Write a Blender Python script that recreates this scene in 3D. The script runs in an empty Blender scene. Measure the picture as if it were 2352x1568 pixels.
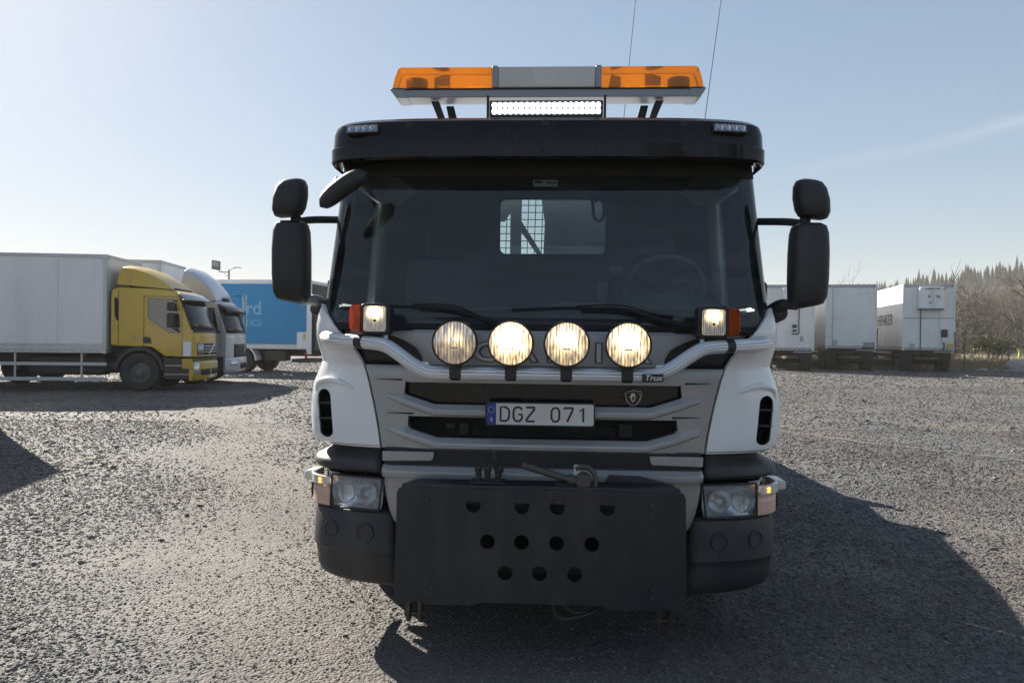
import bpy, bmesh, math, random
import numpy as np
from mathutils import Vector, Matrix, Quaternion

random.seed(7)
rng = np.random.default_rng(11)
S = bpy.context.scene
COL = S.collection
R = math.radians

# ------------------------------------------------------------------ camera
CAM = Vector((0.05, -3.9, 1.6))
YAW, PITCH, ROLL = R(3.0), R(-0.29), R(0.7)
fw = Vector((-math.sin(YAW) * math.cos(PITCH), math.cos(YAW) * math.cos(PITCH), math.sin(PITCH)))
rt = Vector((math.cos(YAW), math.sin(YAW), 0))
up = rt.cross(fw)
c_, s_ = math.cos(ROLL), math.sin(ROLL)
rt, up = rt * c_ + up * s_, up * c_ - rt * s_
cd = bpy.data.cameras.new('camera')
cam = bpy.data.objects.new('camera', cd)
COL.objects.link(cam)
cam.matrix_world = Matrix(((rt.x, up.x, -fw.x, CAM.x), (rt.y, up.y, -fw.y, CAM.y), (rt.z, up.z, -fw.z, CAM.z), (0, 0, 0, 1)))
cd.sensor_width = 36.0
cd.lens = 36.0 * 1767 / 2352
cd.clip_start = 0.05
cd.clip_end = 20000
S.camera = cam

# ------------------------------------------------------------------ sky, sun, exposure
SUNV = Vector((-1.2, 1.25, 1.0)).normalized()          # towards the sun: behind the truck, to the left
SUN_EL = math.asin(SUNV.z)
SUN_AZ = math.atan2(SUNV.x, SUNV.y)
W = bpy.data.worlds.new('World')
S.world = W
W.use_nodes = True
wn = W.node_tree
wn.nodes.clear()
wo = wn.nodes.new('ShaderNodeOutputWorld')
bg = wn.nodes.new('ShaderNodeBackground')
sky = wn.nodes.new('ShaderNodeTexSky')
sky.sky_type = 'NISHITA'
sky.sun_disc = False
sky.sun_elevation = SUN_EL
sky.sun_rotation = SUN_AZ
sky.altitude = 0
sky.air_density = 1.0
sky.dust_density = 0.6
sky.ozone_density = 5.0
bg.inputs['Strength'].default_value = 0.113
gam = wn.nodes.new('ShaderNodeGamma')                   # hazy air evens out the range between sun side and far side
gam.inputs['Gamma'].default_value = 0.48
wn.links.new(sky.outputs[0], gam.inputs[0])
hsv = wn.nodes.new('ShaderNodeHueSaturation')
hsv.inputs['Saturation'].default_value = 1.20
wn.links.new(gam.outputs[0], hsv.inputs['Color'])
# one long thin cirrus streak across the right of the sky
tcw = wn.nodes.new('ShaderNodeTexCoord')


def wmath(op, a, b=None):
    q = wn.nodes.new('ShaderNodeMath')
    q.operation = op
    for i, v in enumerate((a, b)):
        if v is not None:
            if hasattr(v, 'links'):
                wn.links.new(v, q.inputs[i])
            else:
                q.inputs[i].default_value = v
    return q.outputs[0]


def wdot(v):
    q = wn.nodes.new('ShaderNodeVectorMath')
    q.operation = 'DOT_PRODUCT'
    wn.links.new(tcw.outputs['Generated'], q.inputs[0])
    q.inputs[1].default_value = v
    return q.outputs['Value']


wnz = wn.nodes.new('ShaderNodeTexNoise')
wnz.inputs['Scale'].default_value = 9
wnz.inputs['Detail'].default_value = 6
wn.links.new(tcw.outputs['Generated'], wnz.inputs['Vector'])
dist = wmath('ADD', wdot((.2247, .1366, -.9648)), wmath('MULTIPLY', wmath('SUBTRACT', wnz.outputs['Fac'], .5), .022))
band = wmath('POWER', 2.718, wmath('MULTIPLY', wmath('MULTIPLY', dist, dist), -26000.0))
along = wmath('MULTIPLY', wmath('GREATER_THAN', wdot((.875, .43, .23)), .68), wmath('MULTIPLY', wmath('SUBTRACT', wdot((.875, .43, .23)), .68), 3.0))
band = wmath('MULTIPLY', wmath('MULTIPLY', band, wmath('MINIMUM', along, 1.0)), wmath('MULTIPLY', wnz.outputs['Fac'], .55))
cmx = wn.nodes.new('ShaderNodeMix')
cmx.data_type = 'RGBA'
cmx.inputs[7].default_value = (3.4, 3.5, 3.6, 1)
wn.links.new(band, cmx.inputs[0])
wn.links.new(hsv.outputs[0], cmx.inputs[6])
wn.links.new(cmx.outputs[2], bg.inputs[0])
wn.links.new(bg.outputs[0], wo.inputs[0])
sl = bpy.data.lights.new('sun', 'SUN')
sl.energy = 5.0
sl.angle = R(0.53)
sl.color = (1.0, 0.93, 0.82)
so = bpy.data.objects.new('sun', sl)
COL.objects.link(so)
so.location = (-30, 31, 25)
so.rotation_euler = SUNV.to_track_quat('Z', 'Y').to_euler()
S.view_settings.view_transform = 'Standard'
S.view_settings.look = 'None'
S.view_settings.gamma = 1.0
S.view_settings.exposure = 1.38
S.view_settings.use_curve_mapping = False
cy = S.cycles
cy.caustics_reflective = False
cy.caustics_refractive = False
cy.sample_clamp_indirect = 3.0
cy.max_bounces = 7
cy.diffuse_bounces = 3
cy.glossy_bounces = 4
cy.transparent_max_bounces = 24
cy.volume_bounces = 0
W.cycles.sampling_method = 'MANUAL'
W.cycles.sample_map_resolution = 512

# ------------------------------------------------------------------ helpers
MATS = {}


def nt(name):
    m = bpy.data.materials.new(name)
    m.use_nodes = True
    MATS[name] = m
    n = m.node_tree.nodes
    return m, n, m.node_tree.links, n['Principled BSDF']


def pm(name, col, rough=0.5, metal=0.0, var=0.12, vscale=9.0, bump=0.0, bscale=120.0, coat=0.0, dirt=None, dscale=2.5, damt=0.5, ior=1.5):
    """Principled material with uneven colour, gloss and fine relief."""
    m, n, l, b = nt(name)
    tc = n.new('ShaderNodeTexCoord')
    nz = n.new('ShaderNodeTexNoise')
    nz.inputs['Scale'].default_value = vscale
    nz.inputs['Detail'].default_value = 6
    l.new(tc.outputs['Object'], nz.inputs['Vector'])
    mx = n.new('ShaderNodeMix')
    mx.data_type = 'RGBA'
    c = Vector(col)
    mx.inputs[6].default_value = (*(c * (1 - var)), 1)
    mx.inputs[7].default_value = (*(c * (1 + var)), 1)
    l.new(nz.outputs['Fac'], mx.inputs[0])
    out = mx.outputs[2]
    if dirt:
        n2 = n.new('ShaderNodeTexNoise')
        n2.inputs['Scale'].default_value = dscale
        n2.inputs['Detail'].default_value = 9
        n2.inputs['Roughness'].default_value = 0.7
        mp = n.new('ShaderNodeMapping')
        mp.inputs['Scale'].default_value = (1, 1, 0.35)
        l.new(tc.outputs['Object'], mp.inputs['Vector'])
        l.new(mp.outputs[0], n2.inputs['Vector'])
        rp = n.new('ShaderNodeValToRGB')
        rp.color_ramp.elements[0].position = 0.46
        rp.color_ramp.elements[1].position = 0.75
        rp.color_ramp.elements[0].color = (0, 0, 0, 1)
        rp.color_ramp.elements[1].color = (damt, damt, damt, 1)
        l.new(n2.outputs['Fac'], rp.inputs[0])
        m2 = n.new('ShaderNodeMix')
        m2.data_type = 'RGBA'
        m2.inputs[7].default_value = (*dirt, 1)
        l.new(rp.outputs[0], m2.inputs[0])
        l.new(out, m2.inputs[6])
        out = m2.outputs[2]
    l.new(out, b.inputs['Base Color'])
    mr = n.new('ShaderNodeMapRange')
    mr.inputs['To Min'].default_value = max(0.02, rough * 0.8)
    mr.inputs['To Max'].default_value = min(1.0, rough * 1.25)
    l.new(nz.outputs['Fac'], mr.inputs['Value'])
    l.new(mr.outputs[0], b.inputs['Roughness'])
    b.inputs['Metallic'].default_value = metal
    b.inputs['IOR'].default_value = ior
    if coat:
        b.inputs['Coat Weight'].default_value = coat
        b.inputs['Coat Roughness'].default_value = 0.06
    if bump:
        nb = n.new('ShaderNodeTexNoise')
        nb.inputs['Scale'].default_value = bscale
        nb.inputs['Detail'].default_value = 3
        l.new(tc.outputs['Object'], nb.inputs['Vector'])
        bm_ = n.new('ShaderNodeBump')
        bm_.inputs['Strength'].default_value = bump
        bm_.inputs['Distance'].default_value = 0.004
        l.new(nb.outputs['Fac'], bm_.inputs['Height'])
        l.new(bm_.outputs[0], b.inputs['Normal'])
    return m


def glassm(name, tint, ior=1.5, rough=0.01, bump=None, smear=0.0):
    """Thin pane: tinted see-through plus mirror reflection by Fresnel."""
    m, n, l, b = nt(name)
    n.remove(b)
    o = n['Material Output']
    tr = n.new('ShaderNodeBsdfTransparent')
    tr.inputs[0].default_value = (*tint, 1)
    gl = n.new('ShaderNodeBsdfGlossy')
    gl.inputs['Roughness'].default_value = rough
    fr = n.new('ShaderNodeFresnel')
    fr.inputs['IOR'].default_value = ior
    ms = n.new('ShaderNodeMixShader')
    l.new(fr.outputs[0], ms.inputs[0])
    l.new(tr.outputs[0], ms.inputs[1])
    l.new(gl.outputs[0], ms.inputs[2])
    l.new(ms.outputs[0], o.inputs[0])
    if smear:                                             # road film and wiper smears on the glass
        tc = n.new('ShaderNodeTexCoord')
        mp = n.new('ShaderNodeMapping')
        mp.inputs['Rotation'].default_value = (0, R(38), 0)
        mp.inputs['Scale'].default_value = (1.1, 1, 7)
        nz = n.new('ShaderNodeTexNoise')
        nz.inputs['Scale'].default_value = 2.2
        nz.inputs['Detail'].default_value = 9
        nz.inputs['Roughness'].default_value = .72
        l.new(tc.outputs['Object'], mp.inputs[0])
        l.new(mp.outputs[0], nz.inputs['Vector'])
        mr = n.new('ShaderNodeMapRange')
        mr.inputs['From Min'].default_value = .42
        mr.inputs['From Max'].default_value = .78
        mr.inputs['To Min'].default_value = smear * .25
        mr.inputs['To Max'].default_value = smear * 2.4
        l.new(nz.outputs['Fac'], mr.inputs['Value'])
        df = n.new('ShaderNodeBsdfDiffuse')
        df.inputs[0].default_value = (.62, .66, .70, 1)
        m2 = n.new('ShaderNodeMixShader')
        l.new(mr.outputs[0], m2.inputs[0])
        l.new(ms.outputs[0], m2.inputs[1])
        l.new(df.outputs[0], m2.inputs[2])
        l.new(m2.outputs[0], o.inputs[0])
    if bump:
        tc = n.new('ShaderNodeTexCoord')
        wv = n.new('ShaderNodeTexWave')
        wv.inputs['Scale'].default_value = bump
        wv.bands_direction = 'X'
        bp = n.new('ShaderNodeBump')
        bp.inputs['Strength'].default_value = 0.6
        bp.inputs['Distance'].default_value = 0.003
        l.new(tc.outputs['Object'], wv.inputs['Vector'])
        l.new(wv.outputs['Fac'], bp.inputs['Height'])
        l.new(bp.outputs[0], gl.inputs['Normal'])
        l.new(bp.outputs[0], fr.inputs['Normal'])
    return m


def emitm(name, col, strength):
    m, n, l, b = nt(name)
    b.inputs['Base Color'].default_value = (*[min(1, c) for c in col], 1)
    b.inputs['Emission Color'].default_value = (*col, 1)
    b.inputs['Emission Strength'].default_value = strength
    b.inputs['Roughness'].default_value = 0.15
    m.cycles.emission_sampling = 'NONE'
    return m


def lensm(name, col, tw=0.55, diff=0.25):
    """Coloured plastic lens: light scatters and passes through."""
    m, n, l, b = nt(name)
    n.remove(b)
    o = n['Material Output']
    tl = n.new('ShaderNodeBsdfTranslucent')
    tl.inputs[0].default_value = (*col, 1)
    tr = n.new('ShaderNodeBsdfTransparent')
    tr.inputs[0].default_value = (*[c ** 0.8 for c in col], 1)
    m1 = n.new('ShaderNodeMixShader')
    m1.inputs[0].default_value = 1 - tw
    l.new(tl.outputs[0], m1.inputs[1])
    l.new(tr.outputs[0], m1.inputs[2])
    df = n.new('ShaderNodeBsdfDiffuse')
    df.inputs[0].default_value = (*col, 1)
    m3 = n.new('ShaderNodeMixShader')
    m3.inputs[0].default_value = diff
    l.new(m1.outputs[0], m3.inputs[1])
    l.new(df.outputs[0], m3.inputs[2])
    gl = n.new('ShaderNodeBsdfGlossy')
    gl.inputs['Roughness'].default_value = 0.08
    fr = n.new('ShaderNodeFresnel')
    ms = n.new('ShaderNodeMixShader')
    l.new(fr.outputs[0], ms.inputs[0])
    l.new(m3.outputs[0], ms.inputs[1])
    l.new(gl.outputs[0], ms.inputs[2])
    l.new(ms.outputs[0], o.inputs[0])
    return m


class MB:
    """Collects vertices and faces, then links them as one mesh object."""

    def __init__(s):
        s.v = []
        s.f = []

    def add(s, vs, fs):
        o = len(s.v)
        s.v += [tuple(v) for v in vs]
        s.f += [tuple(i + o for i in f) for f in fs]
        return s

    def box(s, x0, x1, y0, y1, z0, z1, M=None):
        vs = [Vector((x, y, z)) for x in (x0, x1) for y in (y0, y1) for z in (z0, z1)]
        if M:
            vs = [M @ v for v in vs]
        return s.add(vs, [(0, 1, 3, 2), (4, 6, 7, 5), (0, 4, 5, 1), (2, 3, 7, 6), (0, 2, 6, 4), (1, 5, 7, 3)])

    def cbox(s, c, d, M=None):
        """box of size d about c, turned by the 3x3 / 4x4 M about c"""
        T = Matrix.Translation(c) @ (M.to_4x4() if M else Matrix())
        return s.box(-d[0] / 2, d[0] / 2, -d[1] / 2, d[1] / 2, -d[2] / 2, d[2] / 2, T)

    def prism(s, poly, a, b, axis='y', M=None):
        """extrude a 2-D polygon: axis y -> (x,z), x -> (y,z), z -> (x,y)"""
        n = len(poly)

        def P(p, t):
            return {'y': (p[0], t, p[1]), 'x': (t, p[0], p[1]), 'z': (p[0], p[1], t)}[axis]
        vs = [Vector(P(p, a)) for p in poly] + [Vector(P(p, b)) for p in poly]
        if M:
            vs = [M @ v for v in vs]
        fs = [tuple(range(n)), tuple(range(2 * n - 1, n - 1, -1))]
        fs += [(i, i + n, (i + 1) % n + n, (i + 1) % n) for i in range(n)]
        return s.add(vs, fs)

    def tube(s, path, r, n=10, cap=True, rib=0.0):
        """sweep a circle (or ribbed circle) along points"""
        P = [Vector(p) for p in path]
        rs = r if hasattr(r, '__len__') else [r] * len(P)
        T = []
        for i in range(len(P)):
            a = P[max(0, i - 1)]
            b = P[min(len(P) - 1, i + 1)]
            T.append((b - a).normalized())
        u = T[0].orthogonal().normalized()
        vs, fs = [], []
        for i, p in enumerate(P):
            if i:
                q = T[i - 1].rotation_difference(T[i])
                u = q @ u
            w = T[i].cross(u)
            for k in range(n):
                a = 2 * math.pi * k / n
                rr = rs[i] * (1 - (rib if k % 2 else 0))
                vs.append(p + (u * math.cos(a) + w * math.sin(a)) * rr)
        for i in range(len(P) - 1):
            for k in range(n):
                k2 = (k + 1) % n
                fs.append((i * n + k, i * n + k2, (i + 1) * n + k2, (i + 1) * n + k))
        if cap:
            fs.append(tuple(range(n - 1, -1, -1)))
            fs.append(tuple((len(P) - 1) * n + k for k in range(n)))
        return s.add(vs, fs)

    def lathe(s, prof, n=24, M=None, cap=True):
        """turn profile [(r, h)] about the local z axis, then place with M"""
        vs, fs = [], []
        for r, h in prof:
            for k in range(n):
                a = 2 * math.pi * k / n
                v = Vector((r * math.cos(a), r * math.sin(a), h))
                vs.append(M @ v if M else v)
        m = len(prof)
        for i in range(m - 1):
            for k in range(n):
                k2 = (k + 1) % n
                fs.append((i * n + k, i * n + k2, (i + 1) * n + k2, (i + 1) * n + k))
        if cap:
            if prof[0][0] > 1e-5:
                fs.append(tuple(range(n - 1, -1, -1)))
            if prof[-1][0] > 1e-5:
                fs.append(tuple((m - 1) * n + k for k in range(n)))
        return s.add(vs, fs)

    def grid(s, rows, closed=False):
        n = len(rows[0])
        vs = [p for r in rows for p in r]
        fs = []
        for i in range(len(rows) - 1):
            for k in range(n if closed else n - 1):
                k2 = (k + 1) % n
                fs.append((i * n + k, i * n + k2, (i + 1) * n + k2, (i + 1) * n + k))
        return s.add(vs, fs)

    def build(s, name, mat, parent=None, bevel=0.0, seg=2, ang=35, solid=0.0, off=-1.0, sub=0, flip=False):
        me = bpy.data.meshes.new(name)
        me.from_pydata(s.v, [], s.f)
        me.validate()
        bm = bmesh.new()
        bm.from_mesh(me)
        bmesh.ops.remove_doubles(bm, verts=bm.verts, dist=1e-5)
        bmesh.ops.recalc_face_normals(bm, faces=bm.faces)
        if flip:
            bmesh.ops.reverse_faces(bm, faces=bm.faces)
        bm.to_mesh(me)
        bm.free()
        me.shade_smooth()
        me.set_sharp_from_angle(angle=R(ang))
        return link(name, me, mat, parent, bevel, seg, solid, off, sub)


def link(name, me, mat, parent=None, bevel=0.0, seg=2, solid=0.0, off=-1.0, sub=0):
    o = bpy.data.objects.new(name, me)
    COL.objects.link(o)
    if mat:
        me.materials.clear()
        me.materials.append(mat)
    if parent:
        o.parent = parent
    if solid:
        md = o.modifiers.new('solid', 'SOLIDIFY')
        md.thickness = solid
        md.offset = off
    if sub:
        md = o.modifiers.new('sub', 'SUBSURF')
        md.levels = md.render_levels = sub
    if bevel:
        md = o.modifiers.new('bevel', 'BEVEL')
        md.width = bevel
        md.segments = seg
        md.limit_method = 'ANGLE'
        md.angle_limit = R(32)
        md.harden_normals = False
    return o


def cut(o, cutters):
    """apply modifiers and boolean-cut with the cutter objects, which are then removed"""
    for c in cutters:
        md = o.modifiers.new('cut', 'BOOLEAN')
        md.operation = 'DIFFERENCE'
        md.solver = 'EXACT'
        md.object = c
    dg = bpy.context.evaluated_depsgraph_get()
    me = bpy.data.meshes.new_from_object(o.evaluated_get(dg))
    o.modifiers.clear()
    o.data = me
    me.shade_smooth()
    me.set_sharp_from_angle(angle=R(30))
    for c in cutters:
        bpy.data.objects.remove(c)
    return o


def thing(name, label, cat, loc=(0, 0, 0), rz=0.0, group=None):
    o = bpy.data.objects.new(name, None)
    COL.objects.link(o)
    o.empty_display_size = 0.3
    o.location = loc
    o.rotation_euler = (0, 0, rz)
    tag(o, label, cat, group)
    return o


def tag(o, label=None, cat=None, group=None, kind=None):
    if label:
        o['label'] = label
    if cat:
        o['category'] = cat
    if group:
        o['group'] = group
    if kind:
        o['kind'] = kind
    return o


def copy_part(src, parent, M=None):
    c = src.copy()
    COL.objects.link(c)
    c.parent = parent
    if M is not None:
        c.matrix_local = M
    return c


def text_part(txt, size, name, mat, parent, M, ext=0.001, sx=1.0, shear=0.0, align='CENTER', bold=0.0, spacing=1.0):
    cu = bpy.data.curves.new(name, 'FONT')
    cu.body = txt
    cu.size = size
    cu.extrude = ext
    cu.offset = bold
    cu.align_x = align
    cu.align_y = 'CENTER'
    cu.shear = shear
    cu.space_character = spacing
    t = bpy.data.objects.new(name, cu)
    COL.objects.link(t)
    dg = bpy.context.evaluated_depsgraph_get()
    me = bpy.data.meshes.new_from_object(t.evaluated_get(dg))
    bpy.data.objects.remove(t)
    me.transform(M @ Matrix.Diagonal((sx, 1, 1, 1)))
    return link(name, me, mat, parent)


FACE = Matrix.Rotation(R(90), 4, 'X')                 # text standing in the x-z plane, read from -y


def spline(pts, k=8):
    """Catmull-Rom through 3-D points"""
    P = [Vector(p) for p in pts]
    out = []
    for i in range(len(P) - 1):
        p0 = P[max(i - 1, 0)]
        p1, p2 = P[i], P[i + 1]
        p3 = P[min(i + 2, len(P) - 1)]
        for j in range(k):
            t = j / k
            out.append(0.5 * ((2 * p1) + (p2 - p0) * t + (2 * p0 - 5 * p1 + 4 * p2 - p3) * t * t + (3 * p1 - p0 - 3 * p2 + p3) * t ** 3))
    out.append(P[-1])
    return out


def lerp_table(tab, z):
    tab = sorted(tab)
    return float(np.interp(z, [t[0] for t in tab], [t[1] for t in tab]))


def sm(a, b, x):
    t = min(1.0, max(0.0, (x - a) / (b - a)))
    return t * t * (3 - 2 * t)


def aim(p, d):
    """matrix that sends local +z to direction d at p"""
    return Matrix.Translation(p) @ Vector(d).to_track_quat('Z', 'Y').to_matrix().to_4x4()


# terrain height (metres)
def gz(x, y):
    h = 0.14 * sm(14, 32, y) * sm(4, 12, x)
    # grassy bank behind the fence on the right, then the wooded hill
    d = (x - 21.0) * 0.12 + (y - 39.0)
    h += 0.30 * sm(0, 2.5, d) * sm(10, 18, x)
    h += 27.0 * sm(20, 210, x) * sm(80, 320, y)
    h += 0.02 * math.sin(x * 0.9 + 1.3) * math.sin(y * 0.7) * sm(-3, 3, y) * (1 - sm(25, 30, y))
    return h


# ------------------------------------------------------------------ materials
pm('white_paint', (0.88, 0.885, 0.89), 0.20, var=0.015, coat=0.6, dirt=(0.50, 0.47, 0.43), dscale=4.0, damt=0.16)
pm('silver_paint', (0.385, 0.382, 0.38), 0.34, metal=0.35, var=0.05, vscale=30, coat=0.15, dirt=(0.20, 0.18, 0.15), damt=0.35)
pm('aluminium', (0.72, 0.73, 0.75), 0.42, metal=0.75, var=0.04, vscale=8)
pm('black_plastic', (0.016, 0.017, 0.019), 0.46, var=0.25, vscale=18, bump=0.25, bscale=420, dirt=(0.09, 0.085, 0.08), damt=0.3)
pm('grey_plastic', (0.026, 0.028, 0.032), 0.50, var=0.18, vscale=14, bump=0.35, bscale=520, dirt=(0.13, 0.12, 0.11), dscale=4, damt=0.45)
pm('gloss_black', (0.012, 0.012, 0.013), 0.10, var=0.1, dirt=(0.05, 0.05, 0.05), damt=0.25)
pm('matt_black', (0.010, 0.010, 0.011), 0.8, var=0.3)
pm('visor_plastic', (0.007, 0.0065, 0.0065), 0.10, var=0.25, vscale=5, dirt=(0.022, 0.021, 0.020), dscale=5, damt=0.4, ior=1.36)
pm('bar_metal', (0.30, 0.31, 0.33), 0.45, metal=0.3, var=0.08, vscale=10)
pm('recess_shade', (0.10, 0.095, 0.09), 0.5, var=0.1)
pm('shield_steel', (0.011, 0.013, 0.018), 0.42, var=0.25, vscale=6, bump=0.3, bscale=90, dirt=(0.050, 0.050, 0.052), dscale=7.0, damt=0.6)
pm('worn_steel', (0.10, 0.095, 0.09), 0.5, metal=0.7, var=0.5, vscale=25, bump=0.5, bscale=90, dirt=(0.10, 0.05, 0.03), damt=0.5)
pm('dark_steel', (0.03, 0.03, 0.031), 0.6, metal=0.3, var=0.4, vscale=18, bump=0.4, bscale=80, dirt=(0.09, 0.075, 0.06), damt=0.5)
pm('chrome', (0.85, 0.86, 0.88), 0.06, metal=1.0, var=0.03)
pm('reflector', (0.88, 0.89, 0.90), 0.34, metal=1.0, var=0.1, vscale=50)
pm('tyre', (0.020, 0.020, 0.021), 0.78, var=0.3, vscale=12, bump=0.5, bscale=60, dirt=(0.10, 0.09, 0.08), damt=0.45)
pm('beige_panel', (0.66, 0.63, 0.56), 0.42, var=0.07, vscale=7, dirt=(0.2, 0.19, 0.17), damt=0.4)
pm('tape', (0.23, 0.235, 0.25), 0.35, metal=0.3, var=0.55, vscale=35, bump=0.8, bscale=50)
pm('interior', (0.040, 0.042, 0.047), 0.75, var=0.2, vscale=10, bump=0.2, bscale=200)
pm('interior_pale', (0.115, 0.12, 0.13), 0.8, var=0.15)
pm('plate_white', (0.72, 0.72, 0.70), 0.32, var=0.04, dirt=(0.35, 0.33, 0.3), dscale=8, damt=0.3)
pm('plate_ink', (0.018, 0.014, 0.014), 0.4, var=0.1)
pm('plate_blue', (0.012, 0.045, 0.26), 0.35, var=0.1)
pm('plate_gold', (0.75, 0.62, 0.1), 0.4, var=0.05)
pm('badge_blue', (0.015, 0.014, 0.05), 0.3, var=0.1)
pm('badge_red', (0.24, 0.03, 0.025), 0.4, var=0.3, vscale=150)
pm('badge_pale', (0.62, 0.60, 0.55), 0.3, metal=0.6, var=0.1)
pm('headboard', (0.30, 0.31, 0.31), 0.6, var=0.15, dirt=(0.15, 0.14, 0.13))
pm('silver_letter', (0.50, 0.48, 0.46), 0.3, metal=0.4, var=0.05)
pm('sticker', (0.55, 0.60, 0.58), 0.6, var=0.05)
glassm('windscreen_glass', (0.66, 0.76, 0.75), 1.62, smear=.028)
glassm('side_glass', (0.50, 0.72, 0.65), 1.5)
glassm('clear_glass', (0.95, 0.96, 0.96), 1.45, 0.02)
glassm('fluted_glass', (0.90, 0.92, 0.94), 1.6, 0.12, bump=14, smear=.22)
lensm('amber_lens', (1.0, 0.47, 0.03), 0.60)
lensm('orange_lens', (0.85, 0.16, 0.01), 0.5)
lensm('peach_lens', (0.95, 0.62, 0.48), 0.7, .75)
lensm('pale_lens', (0.92, 0.88, 0.82), 0.7, .7)
pm('amber_inner', (0.55, 0.12, 0.01), 0.4, var=0.1)
pm('amber_dark', (0.40, 0.19, 0.04), 0.5, var=0.1)
emitm('led_white', (1.0, 0.99, 0.96), 7.0)
emitm('led_amber', (1.0, 0.42, 0.06), 1.1)
emitm('bulb_warm', (1.0, 0.80, 0.48), 60.0)
pm('led_glass', (0.35, 0.36, 0.40), 0.08, metal=0.8, var=0.2)

# ================================================================== ground and hill
def gravel_mat(name, stones=False):
    m, n, l, b = nt(name)
    ge = n.new('ShaderNodeNewGeometry')
    pos = ge.outputs['Position']

    def noise(scale, detail=4, rough=.55, vec=pos):
        q = n.new('ShaderNodeTexNoise')
        q.inputs['Scale'].default_value = scale
        q.inputs['Detail'].default_value = detail
        q.inputs['Roughness'].default_value = rough
        l.new(vec, q.inputs['Vector'])
        return q.outputs['Fac']

    def mixc(f, a, bb):
        q = n.new('ShaderNodeMix')
        q.data_type = 'RGBA'
        l.new(f, q.inputs[0])
        for i, v in ((6, a), (7, bb)):
            if hasattr(v, 'links'):
                l.new(v, q.inputs[i])
            else:
                q.inputs[i].default_value = (*v, 1)
        return q.outputs[2]

    def ramp(f, a, bb):
        q = n.new('ShaderNodeMapRange')
        q.inputs['From Min'].default_value = a
        q.inputs['From Max'].default_value = bb
        l.new(f, q.inputs['Value'])
        return q.outputs[0]
    # worn tracks: long streaks, reddish-brown fines between dark grey crushed stone
    mp = n.new('ShaderNodeMapping')
    mp.inputs['Rotation'].default_value = (0, 0, R(-52))
    mp.inputs['Scale'].default_value = (.45, .16, 1)
    mp.inputs['Location'].default_value = (.35, .12, 0)
    l.new(pos, mp.inputs[0])
    tr = ramp(noise(1.0, 5, .6, mp.outputs[0]), .44, .56)
    # the driven lane that runs past the truck's near side
    sx_ = n.new('ShaderNodeSeparateXYZ')
    l.new(pos, sx_.inputs[0])

    def mth(op, a, b_=None):
        q = n.new('ShaderNodeMath')
        q.operation = op
        for i, v in enumerate((a, b_)):
            if v is not None:
                if hasattr(v, 'links'):
                    l.new(v, q.inputs[i])
                else:
                    q.inputs[i].default_value = v
        return q.outputs[0]
    lane = mth('ADD', mth('ADD', sx_.outputs[0], mth('MULTIPLY', sx_.outputs[1], .45)), 1.25)
    lane = mth('ABSOLUTE', mth('ADD', lane, mth('MULTIPLY', mth('SUBTRACT', noise(.8, 4), .5), 2.6)))
    tr = mth('MAXIMUM', mth('MULTIPLY', tr, .9), ramp(lane, 1.25, .45))
    fine = noise(55, 3)
    grey = mixc(ramp(fine, .3, .7), (.135, .137, .139), (.255, .252, .246))
    tan = mixc(ramp(fine, .3, .7), (.155, .134, .118), (.285, .248, .22))
    c = mixc(tr, grey, tan)
    if stones:
        oi = n.new('ShaderNodeObjectInfo')
        rp = n.new('ShaderNodeValToRGB')
        e = rp.color_ramp.elements
        e[0].position, e[0].color = 0, (.105, .107, .11, 1)
        e[1].position, e[1].color = 1, (.50, .49, .46, 1)
        k = e.new(.45)
        k.color = (.175, .175, .174, 1)
        k = e.new(.8)
        k.color = (.235, .225, .212, 1)
        l.new(oi.outputs['Random'], rp.inputs[0])
        q = n.new('ShaderNodeMix')
        q.data_type = 'RGBA'
        q.inputs[0].default_value = .60
        l.new(rp.outputs[0], q.inputs[6])
        l.new(c, q.inputs[7])
        c = q.outputs[2]
    else:
        c = mixc(ramp(noise(.35, 4), .35, .7), c, mixc(fine, (.15, .14, .13), (.26, .245, .228)))
    # uneven damp and dusty areas
    dm = n.new('ShaderNodeMix')
    dm.data_type = 'RGBA'
    dm.blend_type = 'MULTIPLY'
    l.new(ramp(noise(.5, 7, .68), .62, .36), dm.inputs[0])
    l.new(c, dm.inputs[6])
    dm.inputs[7].default_value = (.62, .63, .65, 1)
    c = dm.outputs[2]
    dk_ = n.new('ShaderNodeMix')
    dk_.data_type = 'RGBA'
    dk_.blend_type = 'MULTIPLY'
    dk_.inputs[0].default_value = 1.0
    dk_.inputs[7].default_value = (.74, .73, .725, 1)
    l.new(c, dk_.inputs[6])
    l.new(dk_.outputs[2], b.inputs['Base Color'])
    b.inputs['Roughness'].default_value = .82
    b.inputs['Specular IOR Level'].default_value = .35
    if not stones:
        v1 = n.new('ShaderNodeTexVoronoi')
        v1.inputs['Scale'].default_value = 60
        l.new(pos, v1.inputs['Vector'])
        v2 = n.new('ShaderNodeTexVoronoi')
        v2.inputs['Scale'].default_value = 21
        l.new(pos, v2.inputs['Vector'])
        ad = n.new('ShaderNodeMath')
        ad.operation = 'MULTIPLY_ADD'
        ad.inputs[1].default_value = .7
        l.new(v2.outputs['Distance'], ad.inputs[0])
        l.new(v1.outputs['Distance'], ad.inputs[2])
        bp = n.new('ShaderNodeBump')
        bp.inputs['Strength'].default_value = .55
        bp.inputs['Distance'].default_value = .022
        bp.invert = True
        l.new(ad.outputs[0], bp.inputs['Height'])
        l.new(bp.outputs[0], b.inputs['Normal'])
    return m


gravel_mat('gravel_ground')
gravel_mat('gravel_stone', True)
pm('soil_grass', (.16, .125, .075), .95, var=.45, vscale=.8, dirt=(.07, .08, .035), dscale=.2, damt=.8)

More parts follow.
